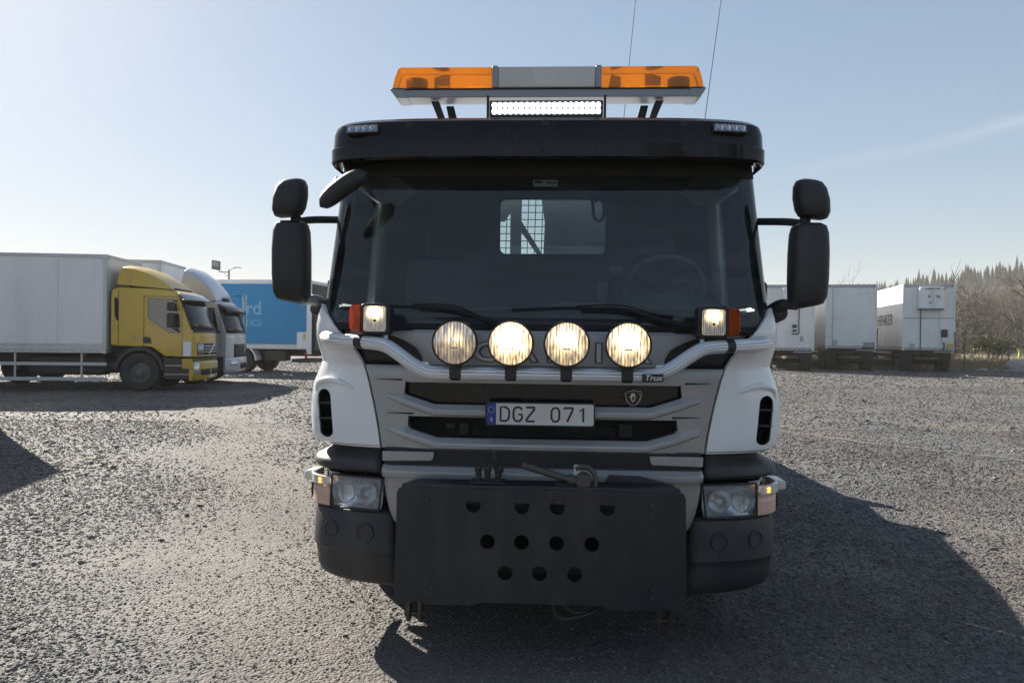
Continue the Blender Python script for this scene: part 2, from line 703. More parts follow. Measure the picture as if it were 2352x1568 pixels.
xs = np.unique(np.concatenate([np.linspace(-900, -60, 22), np.linspace(-60, -12, 25), np.linspace(-12, 12, 49), np.linspace(12, 60, 49), np.linspace(60, 400, 35), np.linspace(400, 1200, 9)]))
ys = np.unique(np.concatenate([np.linspace(-300, -8, 14), np.linspace(-8, 12, 41), np.linspace(12, 60, 49), np.linspace(60, 400, 35), np.linspace(400, 1600, 13)]))
gm = MB().grid([[(x, y, gz(x, y)) for x in xs] for y in ys])
me = bpy.data.meshes.new('ground')
me.from_pydata(gm.v, [], gm.f)
me.shade_smooth()
ground = link('ground', me, MATS['gravel_ground'])
tag(ground, kind='structure')
me.materials.append(MATS['soil_grass'])
for p in me.polygons:
    c = p.center
    if (c.x - 21.0) * 0.12 + (c.y - 39.0) > .3 and c.x > 6 or c.y > 75 or c.x < -70:
        p.material_index = 1


def lamp_face(name, strength, low, rad, cx=0.0, cz=0.25, freq=420.0):
    """front glass of a lit lamp: fluted, brightest around the filament"""
    m, n, l, b = nt(name)
    tc = n.new('ShaderNodeTexCoord')
    sx = n.new('ShaderNodeSeparateXYZ')
    l.new(tc.outputs['Object'], sx.inputs[0])

    def math_(op, a, bv=None):
        q = n.new('ShaderNodeMath')
        q.operation = op
        for i, v in enumerate((a, bv)):
            if v is None:
                continue
            if hasattr(v, 'links'):
                l.new(v, q.inputs[i])
            else:
                q.inputs[i].default_value = v
        return q.outputs[0]
    px = math_('DIVIDE', math_('SUBTRACT', sx.outputs[0], cx * rad), rad)
    pz = math_('DIVIDE', math_('SUBTRACT', sx.outputs[2], cz * rad), rad)
    r2 = math_('ADD', math_('MULTIPLY', px, px), math_('MULTIPLY', pz, pz))
    g = math_('POWER', 2.718, math_('MULTIPLY', r2, -5.0))
    fl = math_('SINE', math_('MULTIPLY', sx.outputs[0], freq))
    fl = math_('ADD', math_('MULTIPLY', fl, 0.4), 0.75)
    nz = n.new('ShaderNodeTexNoise')
    nz.inputs['Scale'].default_value = 34
    nz.inputs['Detail'].default_value = 5
    mp = n.new('ShaderNodeMapping')
    mp.inputs['Scale'].default_value = (2.6, 1, 0.55)
    l.new(tc.outputs['Object'], mp.inputs[0])
    l.new(mp.outputs[0], nz.inputs['Vector'])
    nn = math_('POWER', math_('MULTIPLY', nz.outputs['Fac'], 1.7), 3.0)
    e = math_('MULTIPLY', math_('MULTIPLY', math_('ADD', g, low), fl), nn)
    e = math_('MULTIPLY', e, strength)
    l.new(e, b.inputs['Emission Strength'])
    b.inputs['Emission Color'].default_value = (1.0, 0.70, 0.34, 1)
    b.inputs['Base Color'].default_value = (0.38, 0.39, 0.44, 1)
    b.inputs['Metallic'].default_value = 0.75
    b.inputs['Roughness'].default_value = 0.12
    b.inputs['Coat Weight'].default_value = 0.6
    bp = n.new('ShaderNodeBump')
    bp.inputs['Strength'].default_value = 0.5
    bp.inputs['Distance'].default_value = 0.002
    l.new(fl, bp.inputs['Height'])
    l.new(bp.outputs[0], b.inputs['Normal'])
    m.cycles.emission_sampling = 'NONE'
    return m


lamp_face('lamp_dim', .7, 0.22, 0.105)
lamp_face('lamp_full', 15.0, 0.045, 0.105)
lamp_face('lamp_mid', 5.0, 0.07, 0.105)
lamp_face('lamp_warm', 8.0, 0.06, 0.105)
lamp_face('work_lamp', 7.0, 0.01, 0.06, 0.0, 0.6, 700.0)

# ================================================================== the truck
TR = thing('white_truck', 'white cab-over truck with amber light bar, round spotlights and black front mounting plate', 'truck')
NN = 3.2


def fy(x, w, d=0.45, NN=3.2):
    return d * (1 - max(0.0, 1 - (min(abs(x), w) / w) ** NN) ** (1 / NN))


def pt(t, w, d, yo, z, sgn=1, NN=3.2):
    """point on the cab's plan curve; t 0 centre .. 1 corner, beyond 1 metres along the side"""
    if t <= 1:
        a = t * math.pi / 2
        x = w * math.sin(a) ** (2 / NN)
        y = d * (1 - max(0.0, math.cos(a)) ** (2 / NN))
    else:
        x, y = w, d + (t - 1)
    return (sgn * x, yo + y, z)


def t_of(x, w):
    return math.asin(min(1.0, (x / w)) ** (NN / 2)) * 2 / math.pi


def corner_loft(rows, sgn, nx=22, d=0.45):
    """rows: (z, inner x, W, yo, t_out)"""
    mb = MB()
    g = []
    for z, xi, w, yo, to in rows:
        t0 = t_of(xi, w)
        ts = list(np.linspace(t0, 1.0, nx)) + ([1 + (to - 1) * k / 4 for k in range(1, 5)] if to > 1 else [1.0] * 4)
        g.append([pt(t, w, d, yo, z, sgn) for t in ts])
    mb.grid(g)
    return mb


def mid_loft(rows, nx=30, d=0.45):
    """rows: (z, half width, W, yo)"""
    mb = MB()
    g = []
    for z, xi, w, yo in rows:
        t0 = t_of(xi, w)
        ts = np.linspace(-t0, t0, nx)
        g.append([pt(abs(t), w, d, yo, z, 1 if t >= 0 else -1) for t in ts])
    mb.grid(g)
    return mb


def ws_w(z):
    return 1.200 - 0.068 * (z - 1.62) / 0.88


def wfy(x, z):
    return ws_y(z) + fy(x, ws_w(z), .34, 5.0)


def ws_y(z):
    return 0.03 + 0.17 * (z - 1.62)


INNER = [(1.02, .835), (1.10, .845), (1.24, .872), (1.39, .910), (1.455, .935), (1.52, .975), (1.60, 1.045), (1.665, 1.105), (1.72, 1.148), (1.77, 1.178)]
OUTER = [(1.02, 1.235), (1.035, 1.262), (1.07, 1.283), (1.17, 1.292), (1.26, 1.290), (1.34, 1.280), (1.40, 1.255), (1.46, 1.232), (1.55, 1.235), (1.66, 1.230), (1.72, 1.222), (1.78, 1.206)]
zz = [1.02, 1.026, 1.035, 1.05, 1.07, 1.11, 1.17, 1.22, 1.26, 1.30, 1.34, 1.37, 1.40, 1.43, 1.46, 1.50, 1.55, 1.60, 1.66, 1.72, 1.77]


def capsule(cx, cz, hw, hh, n=8, tilt=0.0, top=None):
    p = []
    r = hw
    for k in range(n + 1):
        a = math.pi * k / n
        p.append((cx + r * math.cos(a) + tilt * (hh - r), cz + hh - r + r * math.sin(a)))
    rr = hw * 0.72
    for k in range(n + 1):
        a = math.pi + math.pi * k / n
        p.append((cx + hw * (math.cos(a)) - tilt * (hh - r), cz - hh + rr + rr * math.sin(a)))
    return p


def rot2(p, sgn):
    return [(sgn * x, z) for x, z in p]


for sg in (-1, 1):
    # white corner air deflector with its oval vent
    mbc = MB()
    g = []
    for z in zz:
        k = sm(1.46, 1.66, z)
        w, nn, dd = lerp_table(OUTER, z), 3.2 + 1.8 * k, .45 - .11 * k
        yo = (0.0 if z > 1.03 else 0.01) * (1 - k) + (ws_y(z) - .012) * k
        t0 = math.asin(min(1.0, lerp_table(INNER, z) / w) ** (nn / 2)) * 2 / math.pi
        g.append([pt(t, w, dd, yo, z, sg, nn) for t in list(np.linspace(t0, 1.0, 26)) + [1.08, 1.16, 1.24, 1.30 + .11 * k]])
    mbc.grid(g)
    cp = mbc.build('corner_panel', MATS['white_paint'], TR, solid=0.02, off=-1 if sg > 0 else -1)
    cap = rot2(capsule(1.155, 1.187, 0.043, 0.128, tilt=0.10), sg)
    cut(cp, [MB().prism(cap, -0.2, 0.6).build('c', None)])
    bk = MB().prism([(sg * x, z) for x, z in ((1.07, 1.03), (1.23, 1.03), (1.23, 1.34), (1.07, 1.34))], 0.30, 0.32).build('vent_back', MATS['matt_black'], cp)
    wall = MB()
    n_ = len(cap)
    wall.grid([[(x, 0.09 + fy(x, 1.29) * 0.85 - 0.045, z) for x, z in cap + cap[:1]], [(x, 0.33, z) for x, z in cap + cap[:1]]])
    wall.build('vent_wall', MATS['black_plastic'], cp)
    for zv in (1.145, 1.228):
        MB().cbox((sg * 1.155, 0.21, zv), (0.10, 0.07, 0.010), Matrix.Rotation(R(-18), 4, 'X')).build('vent_slat', MATS['black_plastic'], cp)
    # raised fairing lip over the vent
    lip = spline([(sg * 0.985, fy(.985, 1.29) - 0.004, 1.325), (sg * 1.03, fy(1.03, 1.29) - 0.006, 1.345), (sg * 1.09, fy(1.09, 1.285) - 0.008, 1.362), (sg * 1.15, fy(1.15, 1.285) - 0.008, 1.366), (sg * 1.205, fy(1.205, 1.285) - 0.004, 1.345), (sg * 1.225, fy(1.225, 1.288) + .0, 1.30)], 6)
    MB().tube(lip, [0.003 + 0.013 * math.sin(math.pi * i / (len(lip) - 1)) for i in range(len(lip))], 10).build('fairing_lip', MATS['white_paint'], cp)
    # door and rear quarter behind the corner
    dr = MB()
    g = []
    for z in (1.02, 1.05, 1.2, 1.45, 1.6, 1.78):
        w = min(lerp_table(OUTER, z), 1.24)
        g.append([(sg * w, y, z) for y in (0.76, 1.0, 1.4, 1.72)])
    dr.grid(g)
    dr.build('door_panel', MATS['white_paint'], TR, solid=0.03)
    up_ = MB()
    up_.grid([[(sg * (1.206 - 0.068 * (z - 1.78) / 0.85), y, z) for y in (0.42 + 0.16 * (z - 1.6), 0.50 + 0.16 * (z - 1.6))] for z in (1.78, 2.1, 2.4, 2.6)])
    up_.build('pillar_trim', MATS['black_plastic'], TR, solid=0.03)
    up2 = MB()
    up2.grid([[(sg * (1.200 - 0.068 * (z - 1.78) / 0.85), y, z) for y in (1.30, 1.72)] for z in (1.78, 2.1, 2.4, 2.66)])
    up2.build('rear_quarter', MATS['white_paint'], TR, solid=0.03)
    sw = MB()
    sw.grid([[(sg * (1.197 - 0.068 * (z - 1.78) / 0.85), y, z) for y in (0.50 + 0.16 * (z - 1.6), 1.30)] for z in (1.79, 2.1, 2.5)])
    sw.build('side_window', MATS['side_glass'], TR)
    sw2 = MB()
    sw2.grid([[(sg * (1.197 - 0.068 * (z - 1.78) / 0.85), y, z) for y in (0.50 + 0.16 * (z - 1.6), 1.30)] for z in (2.5, 2.66)])
    sw2.build('door_header', MATS['white_paint'], TR, solid=0.03)
    # dark collar above the headlight
    rows = [(1.016, .835, 1.165, .035, 1.2), (1.0, .835, 1.168, .03, 1.2), (.980, .832, 1.185, .022, 1.2), (.962, .830, 1.225, .004, 1.2), (.948, .828, 1.252, -.008, 1.2),
            (.93, .826, 1.262, -.013, 1.2), (.91, .824, 1.262, -.013, 1.2), (.895, .822, 1.252, -.004, 1.2), (.886, .822, 1.236, .012, 1.2)]
    corner_loft(rows, sg).build('wing_collar', MATS['grey_plastic'], TR, solid=0.015)
    # bumper corner with two round blanking caps and a crease
    rows = [(.700, .775, 1.222, .03, 1.24), (.694, .77, 1.236, .005, 1.24), (.680, .765, 1.246, -.012, 1.24), (.64, .76, 1.252, -.022, 1.24), (.55, .75, 1.256, -.026, 1.24), (.482, .745, 1.258, -.028, 1.24),
            (.470, .745, 1.250, -.020, 1.24), (.43, .74, 1.244, -.016, 1.24), (.37, .735, 1.240, -.012, 1.24), (.325, .73, 1.222, .004, 1.24), (.302, .72, 1.190, .03, 1.24), (.292, .71, 1.14, .08, 1.24)]
    bp_ = corner_loft(rows, sg).build('bumper_corner', MATS['grey_plastic'], TR, solid=0.015)
    for bx_, br in ((0.905, .049), (1.105, .047)):
        yb = fy(bx_, 1.254) - 0.026
        e = 0.01
        sl_ = (fy(bx_ + e, 1.254) - fy(bx_ - e, 1.254)) / (2 * e)
        d = Vector((sg * sl_, -1, 0)).normalized()
        M_ = aim((sg * bx_, yb, .583), d)
        MB().lathe([(br, -.012), (br, .003), (br - .003, .006), (br - .007, .006), (br - .008, .002), (br - .010, .0015), (.0, .0035)], 32, M_).build('fog_lamp_cover', MATS['grey_plastic'], bp_)
        M_ = aim((sg * bx_, yb + .001, .512), d)
        MB().lathe([(.005, -.004), (.005, .001), (0, .001)], 12, M_).build('bolt_hole', MATS['matt_black'], bp_)
    # headlight: housing, two bowls, pane and frame
    rows = [(z, .80, 1.21, .075, 1.02) for z in (.69, .78, .885)]
    hl = corner_loft(rows, sg, 14, .40).build('headlight', MATS['gloss_black'], TR, solid=0.01)
    rows = [(z, .825, 1.215, .055 + .02 * abs(z - .775), 1.0) for z in (.705, .74, .775, .81, .86)]
    pn = []
    for z in (.70, .74, .775, .81, .862):
        xi, xo = .815 + .02 * (z - .70) / .16 * -1 + .012, 1.108
        pn.append([(sg * x, fy(x, 1.255) - .004, z) for x in np.linspace(xi, xo, 12)])
    MB().grid(pn).build('headlight_glass', MATS['fluted_glass'], hl)
    rf = []
    for i, z in enumerate((.702, .73, .775, .82, .860)):
        rf.append([(sg * x, fy(x, 1.255) + .012 + .05 * math.sin(math.pi * i / 4) * (0.6 + 0.4 * math.sin((x - .82) * 21)), z) for x in np.linspace(.825, 1.105, 16)])
    MB().grid(rf).build('reflector', MATS['reflector'], hl)
    for lx, lz, lr in ((0.905, .780, .060), (1.035, .778, .062)):
        yb = fy(lx, 1.255)
        M_ = aim((sg * lx, yb + .058, lz), (sg * .15, -1, 0))
        MB().lathe([(0.012, 0), (lr * .5, .008), (lr * .8, .024), (lr, .046)], 24, M_, cap=False).build('lamp_bowl', MATS['reflector'], hl)
        MB().lathe([(.011, 0), (.011, .022), (.0, .03)], 12, M_).build('bulb', MATS['clear_glass'], hl)
    fr_ = [(sg * x, fy(x, 1.255) - .006, z) for x, z in [(.838, .700), (.818, .862)] + [(x, .866) for x in np.linspace(.83, 1.10, 8)] + [(1.11, .862), (1.11, .702)] + [(x, .696) for x in np.linspace(1.10, .845, 8)] + [(.838, .700)]]
    MB().tube(fr_, .0055, 6).build('headlight_frame', MATS['black_plastic'], hl)
    # wrap-round indicator with the clear marker lamp standing out at its top
    rows = [(z, 1.118, 1.262, -.004, 1.06) for z in (.700, .705, .76, .802)]
    ts_ = corner_loft(rows, sg, 12, .40).build('turn_signal', MATS['peach_lens'], TR, solid=0.004)
    rows = [(.804, 1.118, 1.262, -.004, 1.06), (.808, 1.116, 1.272, -.012, 1.06), (.852, 1.116, 1.272, -.012, 1.06), (.858, 1.118, 1.262, -.004, 1.06)]
    corner_loft(rows, sg, 12, .40).build('marker_lens', MATS['pale_lens'], ts_, solid=0.004)
    MB().box(*sorted((sg * 1.235, sg * 1.302)), .26, .42, .806, .857).build('marker_lens', MATS['pale_lens'], ts_, bevel=.012, seg=3)
    for dz in (.822, .838):
        MB().box(*sorted((sg * 1.165, sg * 1.185)), fy(1.175, 1.27, .4) - .018, fy(1.175, 1.27, .4) - .006, dz - .005, dz + .004).build('marker_light', MATS['led_amber'], ts_)
    rows = [(z, 1.09, 1.20, .07, 1.06) for z in (.695, .86)]
    corner_loft(rows, sg, 8, .38).build('signal_back', MATS['pale_lens'], ts_, solid=0.004)
    MB().box(*sorted((sg * 1.20, sg * 1.292)), .34, .52, .70, .786).build('rubber_block', MATS['black_plastic'], TR, bevel=.015, seg=3)
    MB().box(*sorted((sg * .80, sg * 1.12)), .25, .62, .46, 1.0).build('lamp_carrier', MATS['matt_black'], TR)
    MB().box(*sorted((sg * .72, sg * 1.17)), .62, .66, .42, 1.02).build('inner_wing', MATS['matt_black'], TR)
    # pod on the door's front edge
    MB().prism([(sg * 1.17, 1.78), (sg * 1.238, 1.81), (sg * 1.242, 1.91), (sg * 1.228, 1.93), (sg * 1.17, 1.935)], .44, .52).build('mirror_foot', MATS['black_plastic'], TR, bevel=.012, seg=3)

# silver lower grille panel with two wide intakes
zs = [1.02, 1.028, 1.10, 1.20, 1.30, 1.39, 1.435, 1.452]
rows = [(z, lerp_table(INNER, z) - .012, 1.285, .0 if 1.025 < z < 1.45 else .008) for z in zs]
fp = mid_loft(rows, 40).build('grille_panel', MATS['silver_paint'], TR, solid=0.03)
I1 = [(-.70, 1.366), (-.705, 1.31), (-.69, 1.295), (-.548, 1.250), (.548, 1.250), (.69, 1.295), (.705, 1.31), (.70, 1.366)]
I2 = [(-.682, 1.192), (-.685, 1.142), (-.67, 1.128), (-.53, 1.080), (.53, 1.080), (.67, 1.128), (.685, 1.142), (.682, 1.192)]
G1 = [(-.86, 1.377), (-.80, 1.372), (.80, 1.372), (.86, 1.377), (.80, 1.384), (-.80, 1.384)]
cut(fp, [MB().prism(I1, -.3, .4).build('c', None), MB().prism(I2, -.3, .4).build('c', None)])
for poly in (I1, I2):
    ed = [(x, fy(x, 1.285) + .002, z) for x, z in poly + poly[:1]]
    MB().tube(ed, .0035, 6).build('intake_edge', MATS['black_plastic'], fp)
for zg, hx in ((1.379, .855), (1.207, .80)):
    for sg in (-1, 1):
        gp = [(sg * (hx - .17), zg - .009), (sg * hx, zg), (sg * (hx - .17), zg + .003)]
        MB().prism(gp, fy(hx - .1, 1.285) - .004, fy(hx - .1, 1.285) + .02).build('groove', MATS['matt_black'], fp)
for zl, hx, hi, nm in ((1.25, .548, 1.295, 'upper'), (1.08, .53, 1.128, 'lower')):
    sec = [(.006, .006), (-.004, .004), (-.030, -.020), (-.033, -.030), (-.031, -.046), (.002, -.056)]
    path = [(-.80, hi - .003 + .02), (-.70, hi + .002), (-hx, zl), (-.3, zl), (0, zl), (.3, zl), (hx, zl), (.70, hi + .002), (.80, hi - .003 + .02)]
    rws = []
    for i, (x, z) in enumerate(path):
        k = 0.05 if i in (0, len(path) - 1) else (0.75 if i in (1, len(path) - 2) else 1.0)
        rws.append([(x, fy(x, 1.285) + (a if a > 0 else a * k), z + b * (0.6 if i in (0, len(path) - 1) else 1)) for a, b in sec])
    MB().grid(rws).build('grille_bar', MATS['silver_paint'], fp, ang=20)
bk = MB().box(-.78, .78, .13, .15, 1.03, 1.42).build('radiator_screen', MATS['matt_black'], TR)
MB().box(-.70, .70, .075, .085, 1.24, 1.37).build('intake_mesh', MATS['gloss_black'], bk)
for k in range(5):
    z = 1.088 + k * .011
    MB().box(-.36, .38, .10, .112, z, z + .005).build('grille_slat', MATS['dark_steel'], bk)
MB().box(-.50, -.45, .09, .13, 1.12, 1.155).build('sensor_bracket', MATS['dark_steel'], bk, bevel=.004)
MB().box(-.43, -.38, .10, .13, 1.085, 1.15).build('sensor_bracket', MATS['dark_steel'], bk, bevel=.004)
MB().box(.40, .47, .10, .13, 1.09, 1.16).build('sensor_bracket', MATS['dark_steel'], bk, bevel=.004)

# upper lettering panel on black backing
TH = [(1.45, .612), (1.50, .618), (1.54, .645), (1.575, .70), (1.605, .775), (1.632, .83)]
rows = [(z, lerp_table(TH, z), 1.285, .004 if 1.455 < z < 1.628 else .012) for z in (1.452, 1.458, 1.48, 1.50, 1.52, 1.54, 1.56, 1.58, 1.60, 1.62, 1.628, 1.634)]
lp = mid_loft(rows, 40).build('badge_panel', MATS['silver_paint'], TR, solid=0.02)
rows = [(z, min(lerp_table(INNER, z) - .008, 1.13), 1.285, .034) for z in (1.44, 1.50, 1.56, 1.62, 1.66, 1.70)]
mid_loft(rows, 40).build('cowl_backing', MATS['black_plastic'], TR, solid=0.02)
for sg in (-1, 1):
    rows = [(z, lerp_table(INNER, z) - .10 + .0 * z, 1.285, .022) for z in (1.615, 1.64)]
    g = [[(sg * x, fy(x, 1.285) + .020, z + .0) for x in np.linspace(.93, lerp_table(INNER, z) - .02, 6)] for z in (1.606, 1.63)]
    MB().grid(g).build('cowl_strip', MATS['silver_paint'], TR, solid=.008)
for i, ch in enumerate('SCANIA'):
    xc = -.475 + i * .19
    text_part(ch, .135, 'letter_shade', MATS['recess_shade'], lp, Matrix.Translation((xc, fy(xc, 1.285) + .003, 1.522)) @ FACE, ext=.004, sx=1.45, bold=.007)  # larger dark copy behind each letter paints in the shade of its recess
    text_part(ch, .135, 'letter', MATS['silver_letter'], lp, Matrix.Translation((xc, fy(xc, 1.285) - .002, 1.522)) @ FACE, ext=.006, sx=1.45, bold=.001)

# pale inserts, black gap and silver centre of the bumper
MB().box(-.80, .80, .02, .05, .925, 1.03).build('bumper_gap', MATS['black_plastic'], TR)
for sg in (-1, 1):
    poly = [(sg * .545, 1.012), (sg * .812, 1.012), (sg * .812, .962), (sg * .56, .966), (sg * .548, .978)]
    MB().prism(poly, -.008, .012).build('bumper_insert', MATS['silver_paint'], TR, bevel=.004)
CB = [(.945, .812, 1.285, .02), (.940, .812, 1.285, -.03), (.918, .812, 1.285, -.058), (.905, .810, 1.285, -.060), (.885, .806, 1.285, -.056), (.878, .80, 1.285, -.03), (.84, .80, 1.285, -.028), (.78, .79, 1.285, -.03), (.72, .775, 1.285, -.03), (.66, .75, 1.285, -.028), (.62, .715, 1.285, -.02), (.60, .66, 1.285, .0)]
mid_loft(CB, 40).build('bumper_centre', MATS['silver_paint'], TR, solid=0.015, ang=25)
MB().box(-.72, .72, .03, .07, .33, .70).build('bumper_lower', MATS['matt_black'], TR)
MB().box(-.60, .60, -.02, .0, .862, .874).build('bumper_slot', MATS['matt_black'], TR)

# ---------------------------------------------------------------- windscreen and visor
zw = [1.66, 1.72, 1.8, 1.9, 2.0, 2.1, 2.2, 2.3, 2.4, 2.5]
g = [[pt(abs(t), ws_w(z), .34, ws_y(z), z, 1 if t >= 0 else -1, 5.0) for t in np.linspace(-.955, .955, 56)] for z in zw]
ws = MB().grid(g).build('windscreen', MATS['windscreen_glass'], TR)
for z0, z1, nm in ((2.452, 2.56, 'windscreen_header'), (1.63, 1.668, 'windscreen_sill')):  # black header band paints in the visor's shade along with the frit
    g = [[pt(abs(t), ws_w(z), .34, ws_y(z) - .006, z + (.012 * abs(t) ** 6 * 4 if z == z0 and z0 > 2 else 0), 1 if t >= 0 else -1, 5.0) for t in np.linspace(-.97, .97, 56)] for z in (z0, (z0 + z1) / 2, z1)]
    MB().grid(g).build(nm, MATS['matt_black'], TR, solid=.012)
for sg in (-1, 1):
    g = [[pt(t, ws_w(z) + .004, .34, ws_y(z) - .003, z, sg, 5.0) for t in (.94, .955, .97, .985, 1.0, 1.03, 1.06)] for z in zw + [2.62]]
    MB().grid(g).build('windscreen_pillar', MATS['gloss_black'], TR, solid=.02)
# sticker inside the top of the glass
st = MB().box(-.062, .068, ws_y(2.40) + .012, ws_y(2.40) + .014, 2.400, 2.434).build('windscreen_sticker', MATS['sticker'], TR)
for k in range(9):
    w_ = random.choice((.0025, .004, .005))
    x = .008 + k * .0062
    MB().box(x, x + w_, ws_y(2.40) + .009, ws_y(2.40) + .0105, 2.412, 2.427).build('barcode_bar', MATS['plate_ink'], st)
MB().box(-.056, -.012, ws_y(2.40) + .009, ws_y(2.40) + .0105, 2.417, 2.427).build('print_block', MATS['plate_ink'], st)

prof = [(.02, 2.505), (-.068, 2.495), (-.080, 2.506), (-.081, 2.570), (-.079, 2.573), (-.074, 2.574), (-.074, 2.580), (-.070, 2.65), (-.056, 2.690), (-.026, 2.711), (.04, 2.722), (.30, 2.728)]
vw = [1.118, 1.128, 1.135, 1.135, 1.133, 1.128, 1.127, 1.124, 1.114, 1.100, 1.075, 1.01]
g = []
for (yo, z), w in zip(prof, vw):
    g.append([pt(abs(t), w, .30, yo + .02, z, 1 if t >= 0 else -1, 4.0) for t in np.linspace(-1.10, 1.10, 64)])
vis = MB().grid(g).build('sun_visor', MATS['visor_plastic'], TR, solid=.008, ang=28)


def vis_pt(x, z):
    yo = float(np.interp(z, [p[1] for p in prof[2:]], [p[0] for p in prof[2:]]))
    w = float(np.interp(z, [p[1] for p in prof[2:]], vw[2:]))
    return yo + .02 + fy(x, w, .30, 4.0)


bolt = None
for x, z in ((-.69, 2.545), (.0, 2.545), (.69, 2.545), (-.69, 2.672), (0, 2.676), (.69, 2.672)):
    dn = Vector((0, -1, 0.02 if z < 2.6 else .2)).normalized()
    M_ = aim((x, vis_pt(x, z) - .001, z), dn)
    if bolt is None:
        bolt = MB().lathe([(.017, -.003), (.017, .003), (.013, .005), (.010, .002), (.006, .002), (.0055, .006), (0, .006)], 16).build('visor_bolt', MATS['black_plastic'], vis)
        bolt.matrix_local = M_
    else:
        copy_part(bolt, vis, M_)
for sg in (-1, 1):
    xm = sg * .92 - .005
    M_ = Matrix.Translation((xm, vis_pt(xm, 2.645) - .002, 2.648)) @ Matrix.Rotation(sg * R(9), 4, 'Z') @ Matrix.Rotation(R(-8), 4, 'X')
    mk = MB().box(-.088, .088, -.022, .03, -.024, .024, M_).build('marker_lamp', MATS['gloss_black'], vis, bevel=.006, seg=2)
    MB().box(-.080, .080, -.0235, -.020, -.018, .018, M_).build('lamp_plate', MATS['led_glass'], vis, bevel=.002)
    for k in range(4):
        MB().lathe([(.004, 0), (.010, .003), (.0155, .010)], 16, M_ @ Matrix.Translation((-.056 + .0375 * k, -.026, 0)) @ Matrix.Rotation(R(90), 4, 'X') @ Matrix.Translation((0, 0, -.008)), cap=False).build('lamp_cup', MATS['chrome'], vis)

# roof and rear wall
g = []
for y, z, w in ((.30, 2.69, 1.04), (.6, 2.715, 1.06), (1.2, 2.72, 1.07), (1.65, 2.71, 1.06), (1.74, 2.67, 1.03)):
    row = []
    for k in range(25):
        t = -1 + 2 * k / 24
        row.append((w * t if abs(t) < .97 else math.copysign(w * 1.06, t), y, z - .05 * abs(t) ** 8 - (.09 if abs(t) > .97 else 0)))
    g.append(row)
MB().grid(g).build('roof', MATS['white_paint'], TR, solid=.03)
rw = MB().prism([(-1.20, .95), (1.20, .95), (1.185, 1.8), (1.12, 2.66), (-1.12, 2.66), (-1.185, 1.8)], 1.66, 1.72).build('rear_wall', MATS['interior'], TR)


def rrect(x0, x1, z0, z1, r, n=6):
    p = []
    for cx, cz, a0 in ((x1 - r, z1 - r, 0), (x0 + r, z1 - r, 90), (x0 + r, z0 + r, 180), (x1 - r, z0 + r, 270)):
        for k in range(n + 1):
            a = R(a0 + 90 * k / n)
            p.append((cx + r * math.cos(a), cz + r * math.sin(a)))
    return p


cut(rw, [MB().prism(rrect(-.345, .43, 2.195, 2.605, .05), 1.5, 1.9).build('c', None)])
ed = [(x, 1.655, z) for x, z in rrect(-.345, .43, 2.195, 2.605, .05)]
MB().tube(ed + ed[:1], .010, 8).build('window_seal', MATS['matt_black'], rw)
MB().prism(rrect(-.345, .43, 2.195, 2.605, .05), 1.688, 1.692).build('rear_window', MATS['clear_glass'], rw)
MB().box(-1.18, 1.18, .30, 1.66, 1.02, 1.06).build('cab_floor', MATS['interior'], TR)
MB().box(-1.10, 1.10, .40, 1.66, 2.655, 2.675).build('headlining', MATS['interior_pale'], TR)
# dashboard, binnacle, wheel, seats
g = []
for z, yo in ((1.10, .34), (1.60, .26), (1.71, .24), (1.745, .30), (1.75, .46), (1.72, .60), (1.5, .66), (1.1, .66)):
    g.append([(1.13 * t, yo + .10 * abs(t) ** 4 * (1 if yo < .5 else 0), z) for t in np.linspace(-1, 1, 21)])
db = MB().grid(g).build('dashboard', MATS['interior'], TR)
MB().prism([(-.97, 1.74), (-.85, 1.775), (-.55, 1.765), (.0, 1.77), (.10, 1.80), (.30, 1.80), (.34, 1.74)], .34, .56).build('dash_shelf', MATS['interior_pale'], db, bevel=.01)
g = []
for y, k in ((.34, .2), (.40, .75), (.50, 1.0), (.62, 1.0), (.66, .85)):
    g.append([(.70 + .40 * t, y, 1.74 + .125 * k * math.cos(t * math.pi / 2) ** .7) for t in np.linspace(-1, 1, 21)])
MB().grid(g).build('instrument_hood', MATS['interior_pale'], db, solid=.01)
MB().box(.30, .36, .52, .56, 1.78, 1.93).build('radio_set', MATS['interior_pale'], db, bevel=.008)
MB().tube(spline([(.36, .55, 1.83), (.40, .56, 1.90), (.42, .57, 2.0)]), .012, 8).build('handset_bracket', MATS['interior'], db)
MB().box(.38, .44, .56, .58, 1.97, 2.02).build('display_unit', MATS['interior_pale'], db, bevel=.006)
Mw = Matrix.Translation((.72, .80, 1.90)) @ Matrix.Rotation(R(-52), 4, 'X')
cir = [Mw @ Vector((.235 * math.cos(a), .235 * math.sin(a), 0)) for a in np.linspace(0, 2 * math.pi, 41)]
sw_ = MB().tube(cir, .017, 10, cap=False).build('steering_wheel', MATS['interior_pale'], TR)
hb = MB()
hb.lathe([(.07, -.03), (.075, .01), (.05, .03), (0, .035)], 16, Mw)
for a in (0, 120, 240):
    hb.tube([Mw @ Vector((0, 0, 0)), Mw @ Vector((.23 * math.cos(R(a + 90)), .23 * math.sin(R(a + 90)), 0))], .014, 8)
hb.tube([Mw @ Vector((0, 0, -.02)), Vector((.72, .55, 1.62))], .03, 10)
hb.build('wheel_hub', MATS['interior'], sw_)
for xs in (-.68, .72):
    se = MB().box(xs - .26, xs + .26, 1.22, 1.36, 1.55, 2.12).build('seat_back', MATS['interior'], TR, bevel=.06, seg=4)
    MB().box(xs - .27, xs + .27, .85, 1.36, 1.42, 1.56).build('seat_cushion', MATS['interior'], TR, bevel=.05, seg=3)
    MB().box(xs - .14, xs + .14, 1.27, 1.37, 2.13, 2.32).build('head_rest', MATS['interior'], TR, bevel=.045, seg=4)
